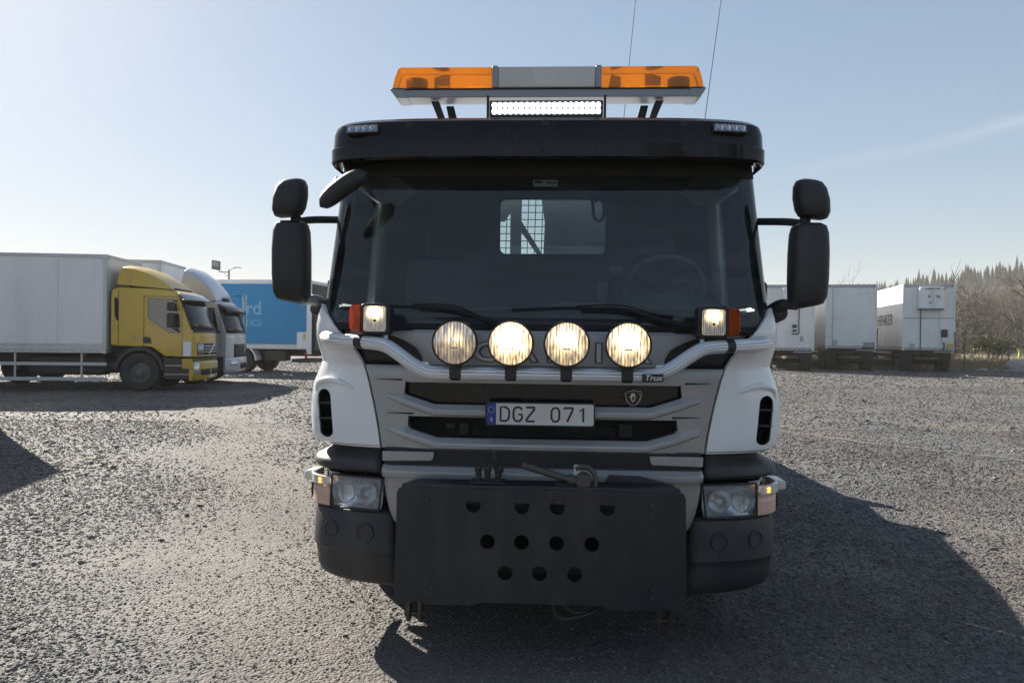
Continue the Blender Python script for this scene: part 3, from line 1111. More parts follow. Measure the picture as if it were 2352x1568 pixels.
hs = spline([(.315, 1.62, 2.62), (.325, 1.61, 2.56), (.33, 1.60, 2.50), (.335, 1.60, 2.46), (.37, 1.60, 2.435), (.40, 1.60, 2.46), (.405, 1.60, 2.53), (.395, 1.60, 2.57), (.37, 1.6, 2.585), (.34, 1.6, 2.57)], 6)
MB().tube(hs, .011, 8).build('hanging_strap', MATS['matt_black'], TR)

# ---------------------------------------------------------------- wipers
for pts, arm in (([(-1.06, 1.745), (-.75, 1.755), (-.40, 1.735)], [(-.62, 1.752), (-.45, 1.738), (-.30, 1.69), (-.20, 1.655)]),
                 ([(-.16, 1.743), (.25, 1.755), (.66, 1.715)], [(.22, 1.752), (.42, 1.745), (.62, 1.69), (.80, 1.655)])):
    P = [(x, wfy(x, z) - .018, z) for x, z in [(p.x, p.z) for p in spline([(a, 0, b) for a, b in pts], 10)]]
    wp = MB().tube(P, .0065, 6).build('wiper', MATS['matt_black'], TR)
    P = [(x, wfy(x, z) - .045, z) for x, z in [(p.x, p.z) for p in spline([(a, 0, b) for a, b in arm], 8)]]
    MB().tube(P, [.007 + .012 * i / len(P) for i in range(len(P))], 8).build('wiper_arm', MATS['matt_black'], wp)
    x0, z0 = arm[0]
    MB().cbox((x0, wfy(x0, z0) - .03, z0), (.05, .03, .02)).build('wiper_clip', MATS['matt_black'], wp, bevel=.004)
    P = [(x, wfy(x, z) - .03, z + .012) for x, z in [(p.x, p.z) for p in spline([(arm[0][0] - .05, 0, arm[0][1]), (arm[1][0] - .02, 0, arm[1][1] + .012), (arm[2][0] - .05, 0, arm[2][1] + .02)], 8)]]
    MB().tube(P, .004, 6).build('washer_hose', MATS['matt_black'], wp)

# ---------------------------------------------------------------- tube bar with spotlights
half = [(0, -.215, 1.425), (.25, -.215, 1.425), (.47, -.213, 1.425), (.55, -.205, 1.432), (.62, -.195, 1.462), (.70, -.178, 1.515), (.765, -.16, 1.552), (.84, -.135, 1.566), (.95, -.085, 1.572), (1.05, -.025, 1.578), (1.115, .045, 1.586), (1.15, .13, 1.592), (1.16, .22, 1.595)]
full = [(-x, y, z) for x, y, z in reversed(half[1:])] + half
pp = spline(full, 9)
bar = MB().tube(pp, .0335, 34, rib=.07).build('tube_bar', MATS['aluminium'], TR, ang=25)


def bar_at(x):
    xs = [p.x for p in pp]
    return Vector((x, float(np.interp(x, xs, [p.y for p in pp])), float(np.interp(x, xs, [p.z for p in pp]))))


SPX = (-.412, -.146, .118, .406)
for x in SPX + (-.905, .905):
    p = bar_at(x)
    q = (bar_at(x + .02) - bar_at(x - .02)).normalized()
    MB().lathe([(.0345, -.024), (.0345, .024)], 28, aim(p, q), cap=True).build('clamp', MATS['black_plastic'], bar, bevel=.003)
for sg in (-1, 1):
    p = bar_at(sg * .775)
    MB().tube(spline([p + Vector((0, .01, .01)), p + Vector((0, .03, .05)), p + Vector((sg * .02, .08, .085)), p + Vector((sg * .025, .20, .10))]), .012, 10).build('stay', MATS['aluminium'], bar)
    MB().cbox((sg * .56, -.19, 1.468), (.035, .03, .02)).build('cable_clip', MATS['aluminium'], bar, bevel=.004)
# maker's badge on the bar
bd = MB().box(.475, .575, -.256, -.246, 1.398, 1.437).build('badge', MATS['badge_blue'], bar, bevel=.004)
text_part('Trux', .036, 'badge_letters', MATS['badge_pale'], bar, Matrix.Translation((.525, -.2575, 1.4175)) @ FACE, ext=.0008, sx=1.15, shear=.25, bold=.0006)

LF = ['lamp_dim', 'lamp_full', 'lamp_mid', 'lamp_warm']
for x, lf in zip(SPX, LF):
    r = .104
    M_ = Matrix.Translation((x, -.275, 1.572)) @ Matrix.Rotation(R(90), 4, 'X')
    sp = MB().lathe([(0, -.125), (.035, -.123), (.07, -.105), (.092, -.07), (.104, -.03), (.109, -.008), (.109, .004), (.105, .008), (.1005, .007), (.0995, -.002)], 40, M_, cap=False).build('spotlight', MATS['black_plastic'], TR)
    MB().lathe([(.1085, -.004), (.1105, .0), (.109, .009), (.1045, .0105), (.1015, .0075)], 40, M_, cap=False).build('spotlight_rim', MATS['gloss_black'], sp)
    ln = MB()
    ln.lathe([(0, .016), (.03, .0155), (.06, .0125), (.085, .0085), (.101, .004)], 40, Matrix.Rotation(R(90), 4, 'X'), cap=False)
    lo = ln.build('spotlight_lens', MATS[lf], sp)
    lo.location = (x, -.275, 1.572)
    MB().box(x - .017, x + .017, -.2945, -.2925, 1.545, 1.552).build('lamp_shield', MATS['led_glass'], sp)
    MB().lathe([(.008, 0), (.008, .003), (.005, .003)], 16, Matrix.Translation((x, -.2905, 1.574)) @ Matrix.Rotation(R(90), 4, 'X'), cap=False).build('filament_cap', MATS['badge_pale'], sp)
    MB().prism([(x - .028, 1.40), (x + .028, 1.40), (x + .028, 1.49), (x - .028, 1.49)], -.25, -.215).build('spotlight_foot', MATS['black_plastic'], sp, bevel=.004)

# work lamps with amber indicators, standing on the bar ends
for sg in (-1, 1):
    cx = sg * .822
    wl = MB().prism(rrect(cx - .073, cx + .073, 1.607, 1.760, .018), -.155, -.055).build('work_lamp', MATS['black_plastic'], TR, bevel=.008, seg=3)
    MB().prism(rrect(cx - .060, cx + .060, 1.618, 1.750, .014), -.160, -.1545).build('lens_ring', MATS['gloss_black'], wl)
    le = MB().prism(rrect(-.055, .055, -.062, .062, .012), -.006, .006).build('work_lamp_lens', MATS['work_lamp'], wl)
    le.location = (cx, -.160, 1.684)
    MB().lathe([(.007, 0), (.007, .004), (0, .004)], 12, Matrix.Translation((cx, -.166, 1.676)) @ Matrix.Rotation(R(90), 4, 'X')).build('bulb_shield', MATS['dark_steel'], wl)
    ox = sg * .925
    tl = MB().prism([(sg * .897, 1.617), (sg * .945, 1.625), (sg * .955, 1.64), (sg * .955, 1.735), (sg * .945, 1.752), (sg * .897, 1.757)], -.145, -.07).build('indicator_lens', MATS['orange_lens'], wl, bevel=.006, seg=3)
    MB().prism([(sg * .895, 1.625), (sg * .943, 1.632), (sg * .943, 1.742), (sg * .895, 1.75)], -.10, -.075).build('indicator_back', MATS['amber_inner'], wl)
    for zb in (1.642, 1.737):
        MB().lathe([(.004, 0), (.004, .003), (0, .003)], 8, Matrix.Translation((sg * .935, -.146, zb)) @ Matrix.Rotation(R(90), 4, 'X')).build('screw', MATS['dark_steel'], wl)
    MB().cbox((cx + sg * .02, -.10, 1.597), (.05, .04, .03)).build('lamp_foot', MATS['black_plastic'], wl, bevel=.004)

# ---------------------------------------------------------------- number plate, emblem
lpz = 1.2175
pl = MB().prism(rrect(-.282, .268, lpz - .060, lpz + .060, .012), -.052, -.038).build('number_plate', MATS['black_plastic'], TR)
MB().prism(rrect(-.274, .260, lpz - .053, lpz + .053, .008), -.0545, -.052).build('plate_face', MATS['plate_white'], pl)
MB().prism(rrect(-.274, -.227, lpz - .053, lpz + .053, .006), -.0565, -.0545).build('country_band', MATS['plate_blue'], pl)

GLY = {'D': [[(-1, -1), (-1, 1), (.2, 1), (.8, .75), (1, .35), (1, -.35), (.8, -.75), (.2, -1), (-1, -1)]],
       'G': [[(.95, .62), (.7, .9), (.3, 1), (-.3, 1), (-.75, .85), (-1, .45), (-1, -.45), (-.75, -.85), (-.3, -1), (.3, -1), (.75, -.85), (.98, -.5), (.98, -.05), (.2, -.05)]],
       'Z': [[(-1, 1), (1, 1), (1, .82), (-1, -.82), (-1, -1), (1, -1)]],
       '0': [[(0, 1), (-.5, .93), (-.9, .55), (-.9, -.55), (-.5, -.93), (0, -1), (.5, -.93), (.9, -.55), (.9, .55), (.5, .93), (0, 1)]],
       '7': [[(-1, .72), (-1, 1), (1, 1), (1, .85), (-.35, -1)]],
       '1': [[(-.55, .55), (.25, 1), (.25, -1)]]}
for ch, x in zip('DGZ071', (-.183, -.118, -.055, .070, .136, .203)):
    mb = MB()
    for st_ in GLY[ch]:
        mb.tube([(a * .0215, 0, b * .0345) for a, b in st_], .0052, 8)
    mb.v = [(x + a, -.0553 + b * .25, lpz + c) for a, b, c in mb.v]
    mb.build('plate_letter', MATS['plate_ink'], pl)
text_part('S', .026, 'country_letter', MATS['plate_white'], pl, Matrix.Translation((-.2505, -.0572, lpz - .030)) @ FACE, ext=.0006, bold=.0006)
for k in range(12):
    a = 2 * math.pi * k / 12
    MB().lathe([(.0022, 0), (0, .001)], 6, Matrix.Translation((-.2505 + .015 * math.sin(a), -.0568, lpz + .02 + .015 * math.cos(a))) @ Matrix.Rotation(R(90), 4, 'X')).build('plate_star', MATS['plate_gold'], pl)
ex, ez = .462, 1.305
Y0 = fy(ex, 1.285) + .035
em = MB().lathe([(.041, 0), (.041, .012), (.038, .016), (0, .017)], 36, Matrix.Translation((ex, Y0, ez)) @ Matrix.Rotation(R(90), 4, 'X')).build('emblem', MATS['gloss_black'], TR)
Ye = Y0 - .0185


def ring(pts, r=.0012, mat='badge_pale', nm='emblem_line'):
    MB().tube([(ex + a, Ye, ez + b) for a, b in pts], r, 6).build(nm, MATS[mat], em)


ring([(.038 * math.cos(a), .038 * math.sin(a)) for a in np.linspace(0, 2 * math.pi, 41)], .0013)
for a0 in (30, 150, 270):
    c, s = math.cos(R(a0)), math.sin(R(a0))
    q = []
    for u, v in ((.036, -.016), (.046, -.013), (.046, .013), (.036, .016)):
        q.append((u * c - v * s, u * s + v * c))
    ring(q)
for a0 in (90, 210, 330):
    c, s = math.cos(R(a0)), math.sin(R(a0))
    q = [(u * c - v * s, u * s + v * c) for u, v in [(.030 + .003 * math.cos(t * 1.5), .022 * t) for t in np.linspace(-1, 1, 9)]]
    ring(q)
# crest head: neck, beak, ear and crown
head = [(-.004, .012), (-.012, .010), (-.015, .004), (-.021, .001), (-.014, -.001), (-.010, -.004), (-.012, -.010), (-.008, -.018), (-.001, -.026), (.006, -.020), (.011, -.012), (.0125, -.002), (.011, .006), (.008, .012)]
MB().prism([(ex + a, ez + b) for a, b in head], Ye - .0012, Ye + .002).build('crest_head', MATS['badge_pale'], em)
neck = [(-.002, .007), (-.006, .003), (-.004, -.004), (-.008, -.012), (-.001, -.021), (.006, -.014), (.009, -.004), (.006, .006)]
MB().prism([(ex + a, ez + b) for a, b in neck], Ye - .0028, Ye - .001).build('crest_fill', MATS['badge_red'], em)
MB().prism([(ex + a, ez + b) for a, b in [(-.008, .013), (-.012, .021), (-.005, .017), (0, .023), (.004, .017), (.011, .021), (.008, .013)]], Ye - .0012, Ye + .002).build('crest_crown', MATS['badge_pale'], em)

# ---------------------------------------------------------------- front mounting plate
def holes_plate(outer, holes, name, mat, parent, y, th):
    cu = bpy.data.curves.new(name, 'CURVE')
    cu.dimensions = '2D'
    cu.fill_mode = 'BOTH'
    cu.extrude = th / 2
    cu.bevel_depth = .003
    cu.bevel_resolution = 1
    for P in [outer] + holes:
        sp = cu.splines.new('POLY')
        sp.points.add(len(P) - 1)
        for q, (a, b) in zip(sp.points, P):
            q.co = (a, b, 0, 1)
        sp.use_cyclic_u = True
    o = bpy.data.objects.new(name, cu)
    COL.objects.link(o)
    dg = bpy.context.evaluated_depsgraph_get()
    me = bpy.data.meshes.new_from_object(o.evaluated_get(dg))
    bpy.data.objects.remove(o)
    me.transform(Matrix.Translation((0, y, 0)) @ FACE)
    me.shade_smooth()
    me.set_sharp_from_angle(angle=R(40))
    return link(name, me, mat, parent)


def circ(x, z, r, n=28):
    return [(x + r * math.cos(2 * math.pi * k / n), z + r * math.sin(2 * math.pi * k / n)) for k in range(n)]


HC = [(-.312, .808), (-.083, .806), (.083, .807), (.316, .808), (-.243, .637), (-.083, .638), (.082, .638), (.247, .638), (-.158, .493), (.003, .494), (.168, .494)]
outer = [(.676, .862), (.667, .880), (.650, .886), (-.645, .886), (-.664, .880), (-.674, .862), (-.682, .34), (-.60, .338), (-.59, .350), (-.55, .350), (-.54, .338), (-.30, .338), (-.285, .352), (.31, .352), (.33, .335), (.56, .335), (.57, .348), (.61, .348), (.62, .332), (.688, .332)]
sh = holes_plate(outer, [circ(x, z, .0375) for x, z in HC], 'mounting_plate', MATS['shield_steel'], TR, -.285, .012)
for x, z in HC:
    MB().lathe([(.0395, 0), (.040, .0015), (.0375, .002)], 28, Matrix.Translation((x, -.2915, z)) @ Matrix.Rotation(R(90), 4, 'X'), cap=False).build('hole_rim', MATS['shield_steel'], sh)
# folded top edge and gusset
g = [[(-.655, -.288, .887), (-.2, -.288, .887), (.2, -.288, .887), (.655, -.288, .887)], [(-.655, -.276, .900), (-.2, -.276, .900), (.2, -.276, .902), (.655, -.276, .902)], [(-.60, -.22, .912), (-.2, -.20, .914), (.2, -.20, .916), (.62, -.22, .912)]]
MB().grid(g).build('folded_edge', MATS['shield_steel'], sh, solid=.006)
MB().prism([(.30, .90), (.33, .948), (.48, .945), (.64, .905), (.62, .89)], -.20, -.19).build('gusset', MATS['shield_steel'], sh)
MB().lathe([(.008, 0), (.006, .004), (0, .005)], 12, Matrix.Translation((.40, -.20, .935)) @ Matrix.Rotation(R(90), 4, 'X')).build('gusset_bolt', MATS['worn_steel'], sh)
for x, z in ((-.533, .810), (.525, .808), (-.535, .415), (.528, .415)):
    MB().prism(rrect(x - .016, x + .016, z - .033, z + .033, .006), -.297, -.291).build('clip_plate', MATS['shield_steel'], sh, bevel=.002)
    for dz in (-.02, .02):
        MB().lathe([(.006, 0), (.005, .004), (0, .005)], 10, Matrix.Translation((x, -.297, z + dz)) @ Matrix.Rotation(R(90), 4, 'X')).build('rivet', MATS['worn_steel'], sh)
MB().box(-.64, -.61, -.275, .03, .40, .86).build('side_stay', MATS['dark_steel'], sh)
MB().box(.62, .65, -.275, .03, .40, .86).build('side_stay', MATS['dark_steel'], sh)
for z in (.50, .76):
    MB().box(-.61, .62, -.20, -.14, z - .03, z + .03).build('cross_beam', MATS['dark_steel'], sh)
# lifting lugs under the plate
for x in (-.595, .595):
    lug = MB()
    for dx in (-.028, .028):
        lug.prism([(-.27, .42), (-.27, .27), (-.25, .235), (-.21, .235), (-.19, .27), (-.19, .42)], x + dx - .009, x + dx + .009, 'x')
    lug.build('lifting_lug', MATS['worn_steel'], sh, bevel=.002)
    MB().tube([(x - .05, -.23, .27), (x + .05, -.23, .27)], .013, 12).build('lug_pin', MATS['worn_steel'], sh)
MB().tube(spline([(.07, -.1, .36), (.08, -.14, .28), (.11, -.17, .245), (.20, -.17, .255), (.29, -.15, .29), (.34, -.1, .34)]), .014, 8).build('hose_loop', MATS['black_plastic'], sh)
MB().tube(spline([(.10, -.1, .36), (.14, -.15, .285), (.22, -.16, .275), (.31, -.12, .32)]), .011, 8).build('hose_loop', MATS['black_plastic'], sh)

# couplings and draw pin on top of the plate
cpl = MB().box(-.33, -.17, -.27, -.17, .905, .915).build('coupling_block', MATS['dark_steel'], TR, bevel=.002)
for x, hz, lean in ((-.295, .985, 0), (-.252, .985, .0), (-.205, .975, .01)):
    MB().lathe([(.018, 0), (.018, .012), (.012, .016), (.015, .03), (.015, .045), (.019, .052), (.019, .066), (.013, .075), (0, .077)], 14, Matrix.Translation((x, -.23, .912)) @ Matrix.Rotation(lean * 20, 4, 'Y')).build('hydraulic_coupling', MATS['dark_steel'], cpl)
for x0, x1 in ((-.295, -.252), (-.252, -.21)):
    MB().tube(spline([(x0, -.23, .975), ((x0 + x1) / 2, -.235, .992), (x1, -.23, .97)]), .009, 8).build('dust_cap_strap', MATS['black_plastic'], cpl)
MB().tube(spline([(-.205, -.21, .93), (-.215, -.21, .99), (-.222, -.205, 1.03), (-.225, -.20, 1.045)]), [.010] * 25, 8).build('valve_lever', MATS['dark_steel'], cpl)
MB().lathe([(0, -.011), (.009, -.006), (.011, 0), (.009, .006), (0, .011)], 12, Matrix.Translation((-.225, -.20, 1.05))).build('lever_knob', MATS['worn_steel'], cpl)
hk = MB().tube([(-.085, -.26, .998), (.10, -.25, .943), (.145, -.25, .932)], [.018, .017, .017], 14).build('draw_pin_handle', MATS['worn_steel'], TR)
MB().lathe([(.022, 0), (.025, .01), (.025, .035), (.020, .045)], 14, aim((.13, -.25, .937), (.18, 0, -.055))).build('handle_socket', MATS['worn_steel'], hk)
MB().lathe([(.036, -.02), (.040, -.012), (.040, .012), (.034, .02), (.008, .02), (.007, .024), (0, .024)], 24, Matrix.Translation((.205, -.25, .928)) @ Matrix.Rotation(R(90), 4, 'X')).build('pivot_disc', MATS['worn_steel'], hk)
MB().tube(spline([(.168, -.255, .982), (.20, -.255, .996), (.235, -.255, .986), (.258, -.255, .955), (.264, -.255, .92), (.258, -.255, .90)]), [.010] * 6 + [.013] * 35, 12).build('draw_hook', MATS['worn_steel'], hk)
MB().cbox((.175, -.235, .975), (.03, .01, .05)).build('hook_plate', MATS['beige_panel'], hk)
MB().box(.07, .26, -.26, -.18, .885, .915).build('hook_base', MATS['dark_steel'], hk, bevel=.004)
for x in (.075, .125):
    MB().box(x, x + .018, -.25, -.23, .90, .945).build('hook_bracket', MATS['dark_steel'], hk)

# ---------------------------------------------------------------- mirrors
for sg in (-1, 1):
    # main and wide-angle housings
    sx = 1.345 if sg < 0 else 1.362
    mm = thing_mesh = MB()
    g = []
    prof_m = [(1.775, .055, .05), (1.785, .078, .075), (1.82, .092, .095), (1.92, .096, .108), (2.05, .096, .110), (2.15, .092, .10), (2.19, .082, .085), (2.205, .06, .06)]
    for z, hw, dp in prof_m:
        row = []
        for k in range(24):
            a = 2 * math.pi * k / 24
            e = .55
            cx_ = math.copysign(abs(math.cos(a)) ** e, math.cos(a))
            sy_ = math.copysign(abs(math.sin(a)) ** e, math.sin(a))
            row.append((sg * sx + hw * cx_ + sg * .012 * (z - 2.0), .16 + dp * (sy_ if sy_ < 0 else sy_ * .5), z + .010 * cx_ * sg * (1 if z < 1.9 else 0)))
        g.append(row)
    m1 = MB().grid(g, closed=True)
    m1.f.append(tuple(range(23, -1, -1)))
    m1.f.append(tuple(7 * 24 + k for k in range(24)))
    mir = m1.build('mirror', MATS['black_plastic'], TR, bevel=.012, seg=3, ang=50)
    MB().box(sg * sx - .075, sg * sx + .075, .212, .218, 1.82, 2.17).build('mirror_glass', MATS['chrome'], mir)
    g = []
    wx = sg * (sx + .012)
    tl = -sg * .10
    for z, hw, dp in ((2.232, .050, .045), (2.240, .070, .07), (2.27, .084, .085), (2.33, .088, .09), (2.39, .080, .08), (2.42, .064, .06), (2.43, .04, .04)):
        row = []
        for k in range(24):
            a = 2 * math.pi * k / 24
            e = .6
            cx_ = math.copysign(abs(math.cos(a)) ** e, math.cos(a))
            sy_ = math.copysign(abs(math.sin(a)) ** e, math.sin(a))
            row.append((wx + hw * cx_ - sg * (z - 2.33) * .12, .16 + dp * (sy_ if sy_ < 0 else sy_ * .5), z + tl * hw * cx_))
        g.append(row)
    m2 = MB().grid(g, closed=True)
    m2.f.append(tuple(range(23, -1, -1)))
    m2.f.append(tuple(6 * 24 + k for k in range(24)))
    m2.build('wide_angle_mirror', MATS['black_plastic'], mir, bevel=.012, seg=3, ang=50)
    MB().tube([(sg * (sx - .005), .19, 2.19), (sg * (sx - .002), .19, 2.26)], [.030, .026], 12).build('mirror_neck', MATS['black_plastic'], mir)
    MB().tube(spline([(sg * (sx - .01), .20, 2.213), (sg * (sx - .08), .28, 2.235), (sg * 1.135, .46, 2.262)]), [.021] * 17, 10).build('mirror_arm', MATS['black_plastic'], mir)
    MB().tube(spline([(sg * (sx - .04), .17, 1.785), (sg * (sx - .09), .19, 1.79), (sg * (sx - .12), .26, 1.782), (sg * (sx - .14), .34, 1.755)]), [.026] * 10 + [.032] * 15, 12).build('mirror_arm', MATS['tape'] if sg < 0 else MATS['black_plastic'], mir)
    MB().tube([(sg * (sx - .10), .25, 1.755), (sg * (sx - .13), .34, 1.735)], [.045, .050], 14).build('arm_pivot', MATS['black_plastic'], mir, bevel=.012)
# kerb mirror hanging at the near-side top corner
Mk = Matrix.Translation((-1.01, -.07, 2.335)) @ Matrix.Rotation(R(-36), 4, 'Y') @ Matrix.Rotation(R(20), 4, 'X')
g = []
for t in np.linspace(-1, 1, 15):
    hw = .046 * (1 - abs(t) ** 3.2) ** .55 + .004
    row = []
    for k in range(18):
        a = 2 * math.pi * k / 18
        row.append(Mk @ Vector((.148 * t, .055 * math.sin(a) * (1 - abs(t) ** 3) ** .5 + .002, hw * math.cos(a) + .012 * (1 - t * t))))
    g.append(row)
k1 = MB().grid(g, closed=True)
k1.f.append(tuple(range(18)))
k1.f.append(tuple(14 * 18 + k for k in range(17, -1, -1)))
km = k1.build('kerb_mirror', MATS['black_plastic'], TR, ang=60)
MB().tube(spline([(-.985, -.04, 2.36), (-1.02, .05, 2.43), (-1.05, .10, 2.51)]), .014, 8).build('mirror_arm', MATS['black_plastic'], km)
MB().prism([(-1.19, 2.38), (-1.245, 2.405), (-1.235, 2.45), (-1.19, 2.51), (-1.17, 2.50)], .42, .50).build('door_mirror', MATS['black_plastic'], TR, bevel=.012, seg=3)

# ---------------------------------------------------------------- roof light bar, LED bar, antennas
lb = MB().prism([(-.862, 2.965), (-.872, 2.985), (-.868, 2.992), (.868, 2.992), (.872, 2.985), (.862, 2.970), (.835, 2.942), (-.835, 2.942)], .40, .54).build('light_bar', MATS['bar_metal'], TR, bevel=.006)
for sg in (-1, 1):
    am = MB().prism([(sg * .302, 2.996), (sg * .302, 3.112), (sg * .822, 3.113), (sg * .838, 3.104), (sg * .856, 3.055), (sg * .868, 2.996)], .40, .54).build('amber_lens', MATS['amber_lens'], lb, bevel=.006, seg=2)
    MB().lathe([(.062, 0), (.062, .06), (.045, .066), (0, .068)], 24, Matrix.Translation((sg * .74, .47, 2.998))).build('beacon', MATS['amber_inner'], lb)
    MB().lathe([(.045, .0), (.045, .06)], 24, Matrix.Translation((sg * .74, .47, 2.998)), cap=False).build('beacon_reflector', MATS['amber_dark'], lb)
    MB().prism([(sg * .555, 2.998), (sg * .555, 3.10), (sg * .60, 3.10), (sg * .645, 3.085), (sg * .645, 2.998)], .50, .506).build('lens_baffle', MATS['amber_dark'], lb)
    if sg > 0:
        MB().prism([(.345, 2.998), (.365, 3.10), (.42, 3.085), (.42, 2.998)], .50, .506).build('lens_baffle', MATS['amber_dark'], lb)
    MB().box(*sorted((sg * .272, sg * .304)), .392, .548, 2.994, 3.117).build('lens_joint', MATS['bar_metal'], lb, bevel=.004)
    MB().prism([(sg * .78, 2.939), (sg * .842, 2.939), (sg * .880, 2.985), (sg * .874, 2.996), (sg * .80, 2.996)], .394, .546).build('bar_end_cap', MATS['bar_metal'], lb, bevel=.004)
    br = MB().prism([(sg * .655, 2.935), (sg * .60, 2.80), (sg * .575, 2.745), (sg * .535, 2.745), (sg * .56, 2.80), (sg * .61, 2.935)], .44, .47).build('bar_bracket', MATS['dark_steel'], lb, bevel=.003)
    MB().prism([(sg * .58, 2.93), (sg * .55, 2.80), (sg * .50, 2.80), (sg * .535, 2.93)], .52, .54).build('bar_bracket', MATS['dark_steel'], lb, bevel=.003)
    MB().tube(spline([(sg * .55, .50, 2.755), (sg * .62, .50, 2.80), (sg * .69, .50, 2.80), (sg * .72, .52, 2.745)]), .022, 12).build('rail_end', MATS['aluminium'] if sg > 0 else MATS['black_plastic'], lb)
    MB().box(*sorted((sg * .318, sg * .330)), .36, .40, 2.80, 2.94).build('led_bracket', MATS['dark_steel'], lb)
MB().tube([(-.74, .60, 2.77), (-.70, .58, 2.81), (-.62, .54, 2.80)], [.035, .045, .03], 14).build('horn_cover', MATS['black_plastic'], lb, bevel=.01)
MB().box(-.272, .272, .398, .542, 2.996, 3.113).build('centre_panel', MATS['beige_panel'], lb, bevel=.006)
MB().tube([(-.62, .52, 2.775), (.62, .52, 2.775)], .020, 12).build('roof_rail', MATS['aluminium'], lb)
MB().box(-.86, .86, .394, .400, 2.985, 2.991).build('bar_seam', MATS['matt_black'], lb)
ld = MB().box(-.312, .312, .335, .385, 2.812, 2.905).build('led_bar', MATS['black_plastic'], TR, bevel=.006)
MB().box(-.298, .298, .331, .336, 2.826, 2.893).build('led_reflector', MATS['chrome'], ld)
led = None
for r_ in range(2):
    for k in range(20):
        M_ = Matrix.Translation((-.285 + k * .030, .3305, 2.843 + r_ * .033)) @ Matrix.Rotation(R(90), 4, 'X') @ Matrix.Diagonal((.86, 1.05, 1, 1))
        if led is None:
            led = MB().lathe([(.0145, 0), (.012, .003), (.006, .005), (0, .0055)], 14).build('led', MATS['led_white'], ld)
            led.matrix_local = M_
        else:
            copy_part(led, ld, M_)


def antenna(p0, p1, p2):
    a = MB().tube([p0, Vector(p0).lerp(Vector(p1), .35), p1], [.014, .010, .007], 10).build('antenna', MATS['matt_black'], TR)
    MB().tube([p1, p2], [.0024, .0016], 6).build('antenna_whip', MATS['matt_black'], a)


antenna((.905, .60, 2.72), (.912, .60, 2.86), (1.02, .60, 3.75))
antenna((.475, 1.2, 2.70), (.48, 1.2, 2.80), (.60, 1.2, 4.2))

# ---------------------------------------------------------------- chassis, wheels and the low body behind the cab
ch = MB()
for x in (-.42, .34):
    ch.box(x, x + .08, .20, 8.2, .62, .90)
for y in (.5, 1.8, 3.4, 5.4, 7.4):
    ch.box(-.42, .42, y, y + .12, .66, .86)
ch.box(-.9, .9, 1.30, 1.42, .42, .56)
ch.build('chassis', MATS['dark_steel'], TR)
MB().box(-.70, .70, .50, 1.66, .70, 1.02).build('engine_block', MATS['matt_black'], TR)


def wheel_parts(parent, cx, cy, cz, r, w, axis='x', side=-1, rim='chrome'):
    """tyre with rim, nuts as separate parts; side = outward direction along the axis"""
    base = Matrix.Translation((cx, cy, cz)) @ (Matrix.Rotation(R(90 * side), 4, 'Y') if axis == 'x' else Matrix.Rotation(R(-90 * side), 4, 'X'))
    h = w / 2
    ty = MB().lathe([(r * .58, -h * .9), (r * .75, -h), (r * .93, -h * .95), (r, -h * .7), (r, -h * .12), (r * .985, -h * .1), (r * .985, h * .1), (r, h * .12), (r, h * .7), (r * .93, h * .95), (r * .75, h), (r * .58, h * .9)], 44, base, cap=False).build('tyre', MATS['tyre'], parent, ang=50)
    MB().lathe([(r * .58, h * .9), (r * .56, h * .98), (r * .53, h * .85), (r * .50, h * .35), (r * .46, h * .28), (r * .30, h * .42), (r * .28, h * .48), (r * .16, h * .52), (r * .15, h * .85), (0, h * .88)], 32, base, cap=False).build('rim', MATS[rim], ty)
    for k in range(10):
        a = 2 * math.pi * k / 10
        MB().lathe([(r * .035, 0), (r * .035, h * .12), (0, h * .16)], 8, base @ Matrix.Translation((r * .255 * math.cos(a), r * .255 * math.sin(a), h * .46))).build('wheel_nut', MATS['dark_steel'], ty)
    return ty


for sg in (-1, 1):
    wheel_parts(TR, sg * 1.01, 1.36, .505, .505, .33, 'x', sg)
    wheel_parts(TR, sg * .98, 5.4, .505, .505, .50, 'x', sg)
    wheel_parts(TR, sg * .98, 6.75, .505, .505, .50, 'x', sg)
    MB().lathe([(.155, 0), (.155, .05), (.13, .075), (.10, .085), (0, .09)], 28, aim((sg * 1.175, 1.36, .505), (sg, 0, 0))).build('hub_trim', MATS['chrome'], TR)
    sd = [(1.95, .95), (1.95, 1.22), (2.9, 1.42), (4.8, 1.72), (5.0, 1.80), (5.12, 1.80), (5.16, 1.55), (5.85, 1.62), (5.95, 1.80), (6.1, 1.82), (6.2, 1.58), (8.2, 1.5), (8.2, .98)]
    MB().prism(sd, sg * 1.22, sg * 1.18, 'x').build('body_side', MATS['headboard'], TR)
    MB().prism([(.78, .42), (.78, 1.0), (.95, 1.06), (1.75, 1.06), (1.95, .9), (1.95, .42), (1.9, .42), (1.86, .86), (1.7, 1.0), (1.0, 1.0), (.86, .9), (.84, .42)], sg * 1.23, sg * .92, 'x').build('wheel_arch', MATS['black_plastic'], TR)
MB().box(-1.18, 1.18, 1.95, 8.2, .95, 1.05).build('body_floor', MATS['dark_steel'], TR)
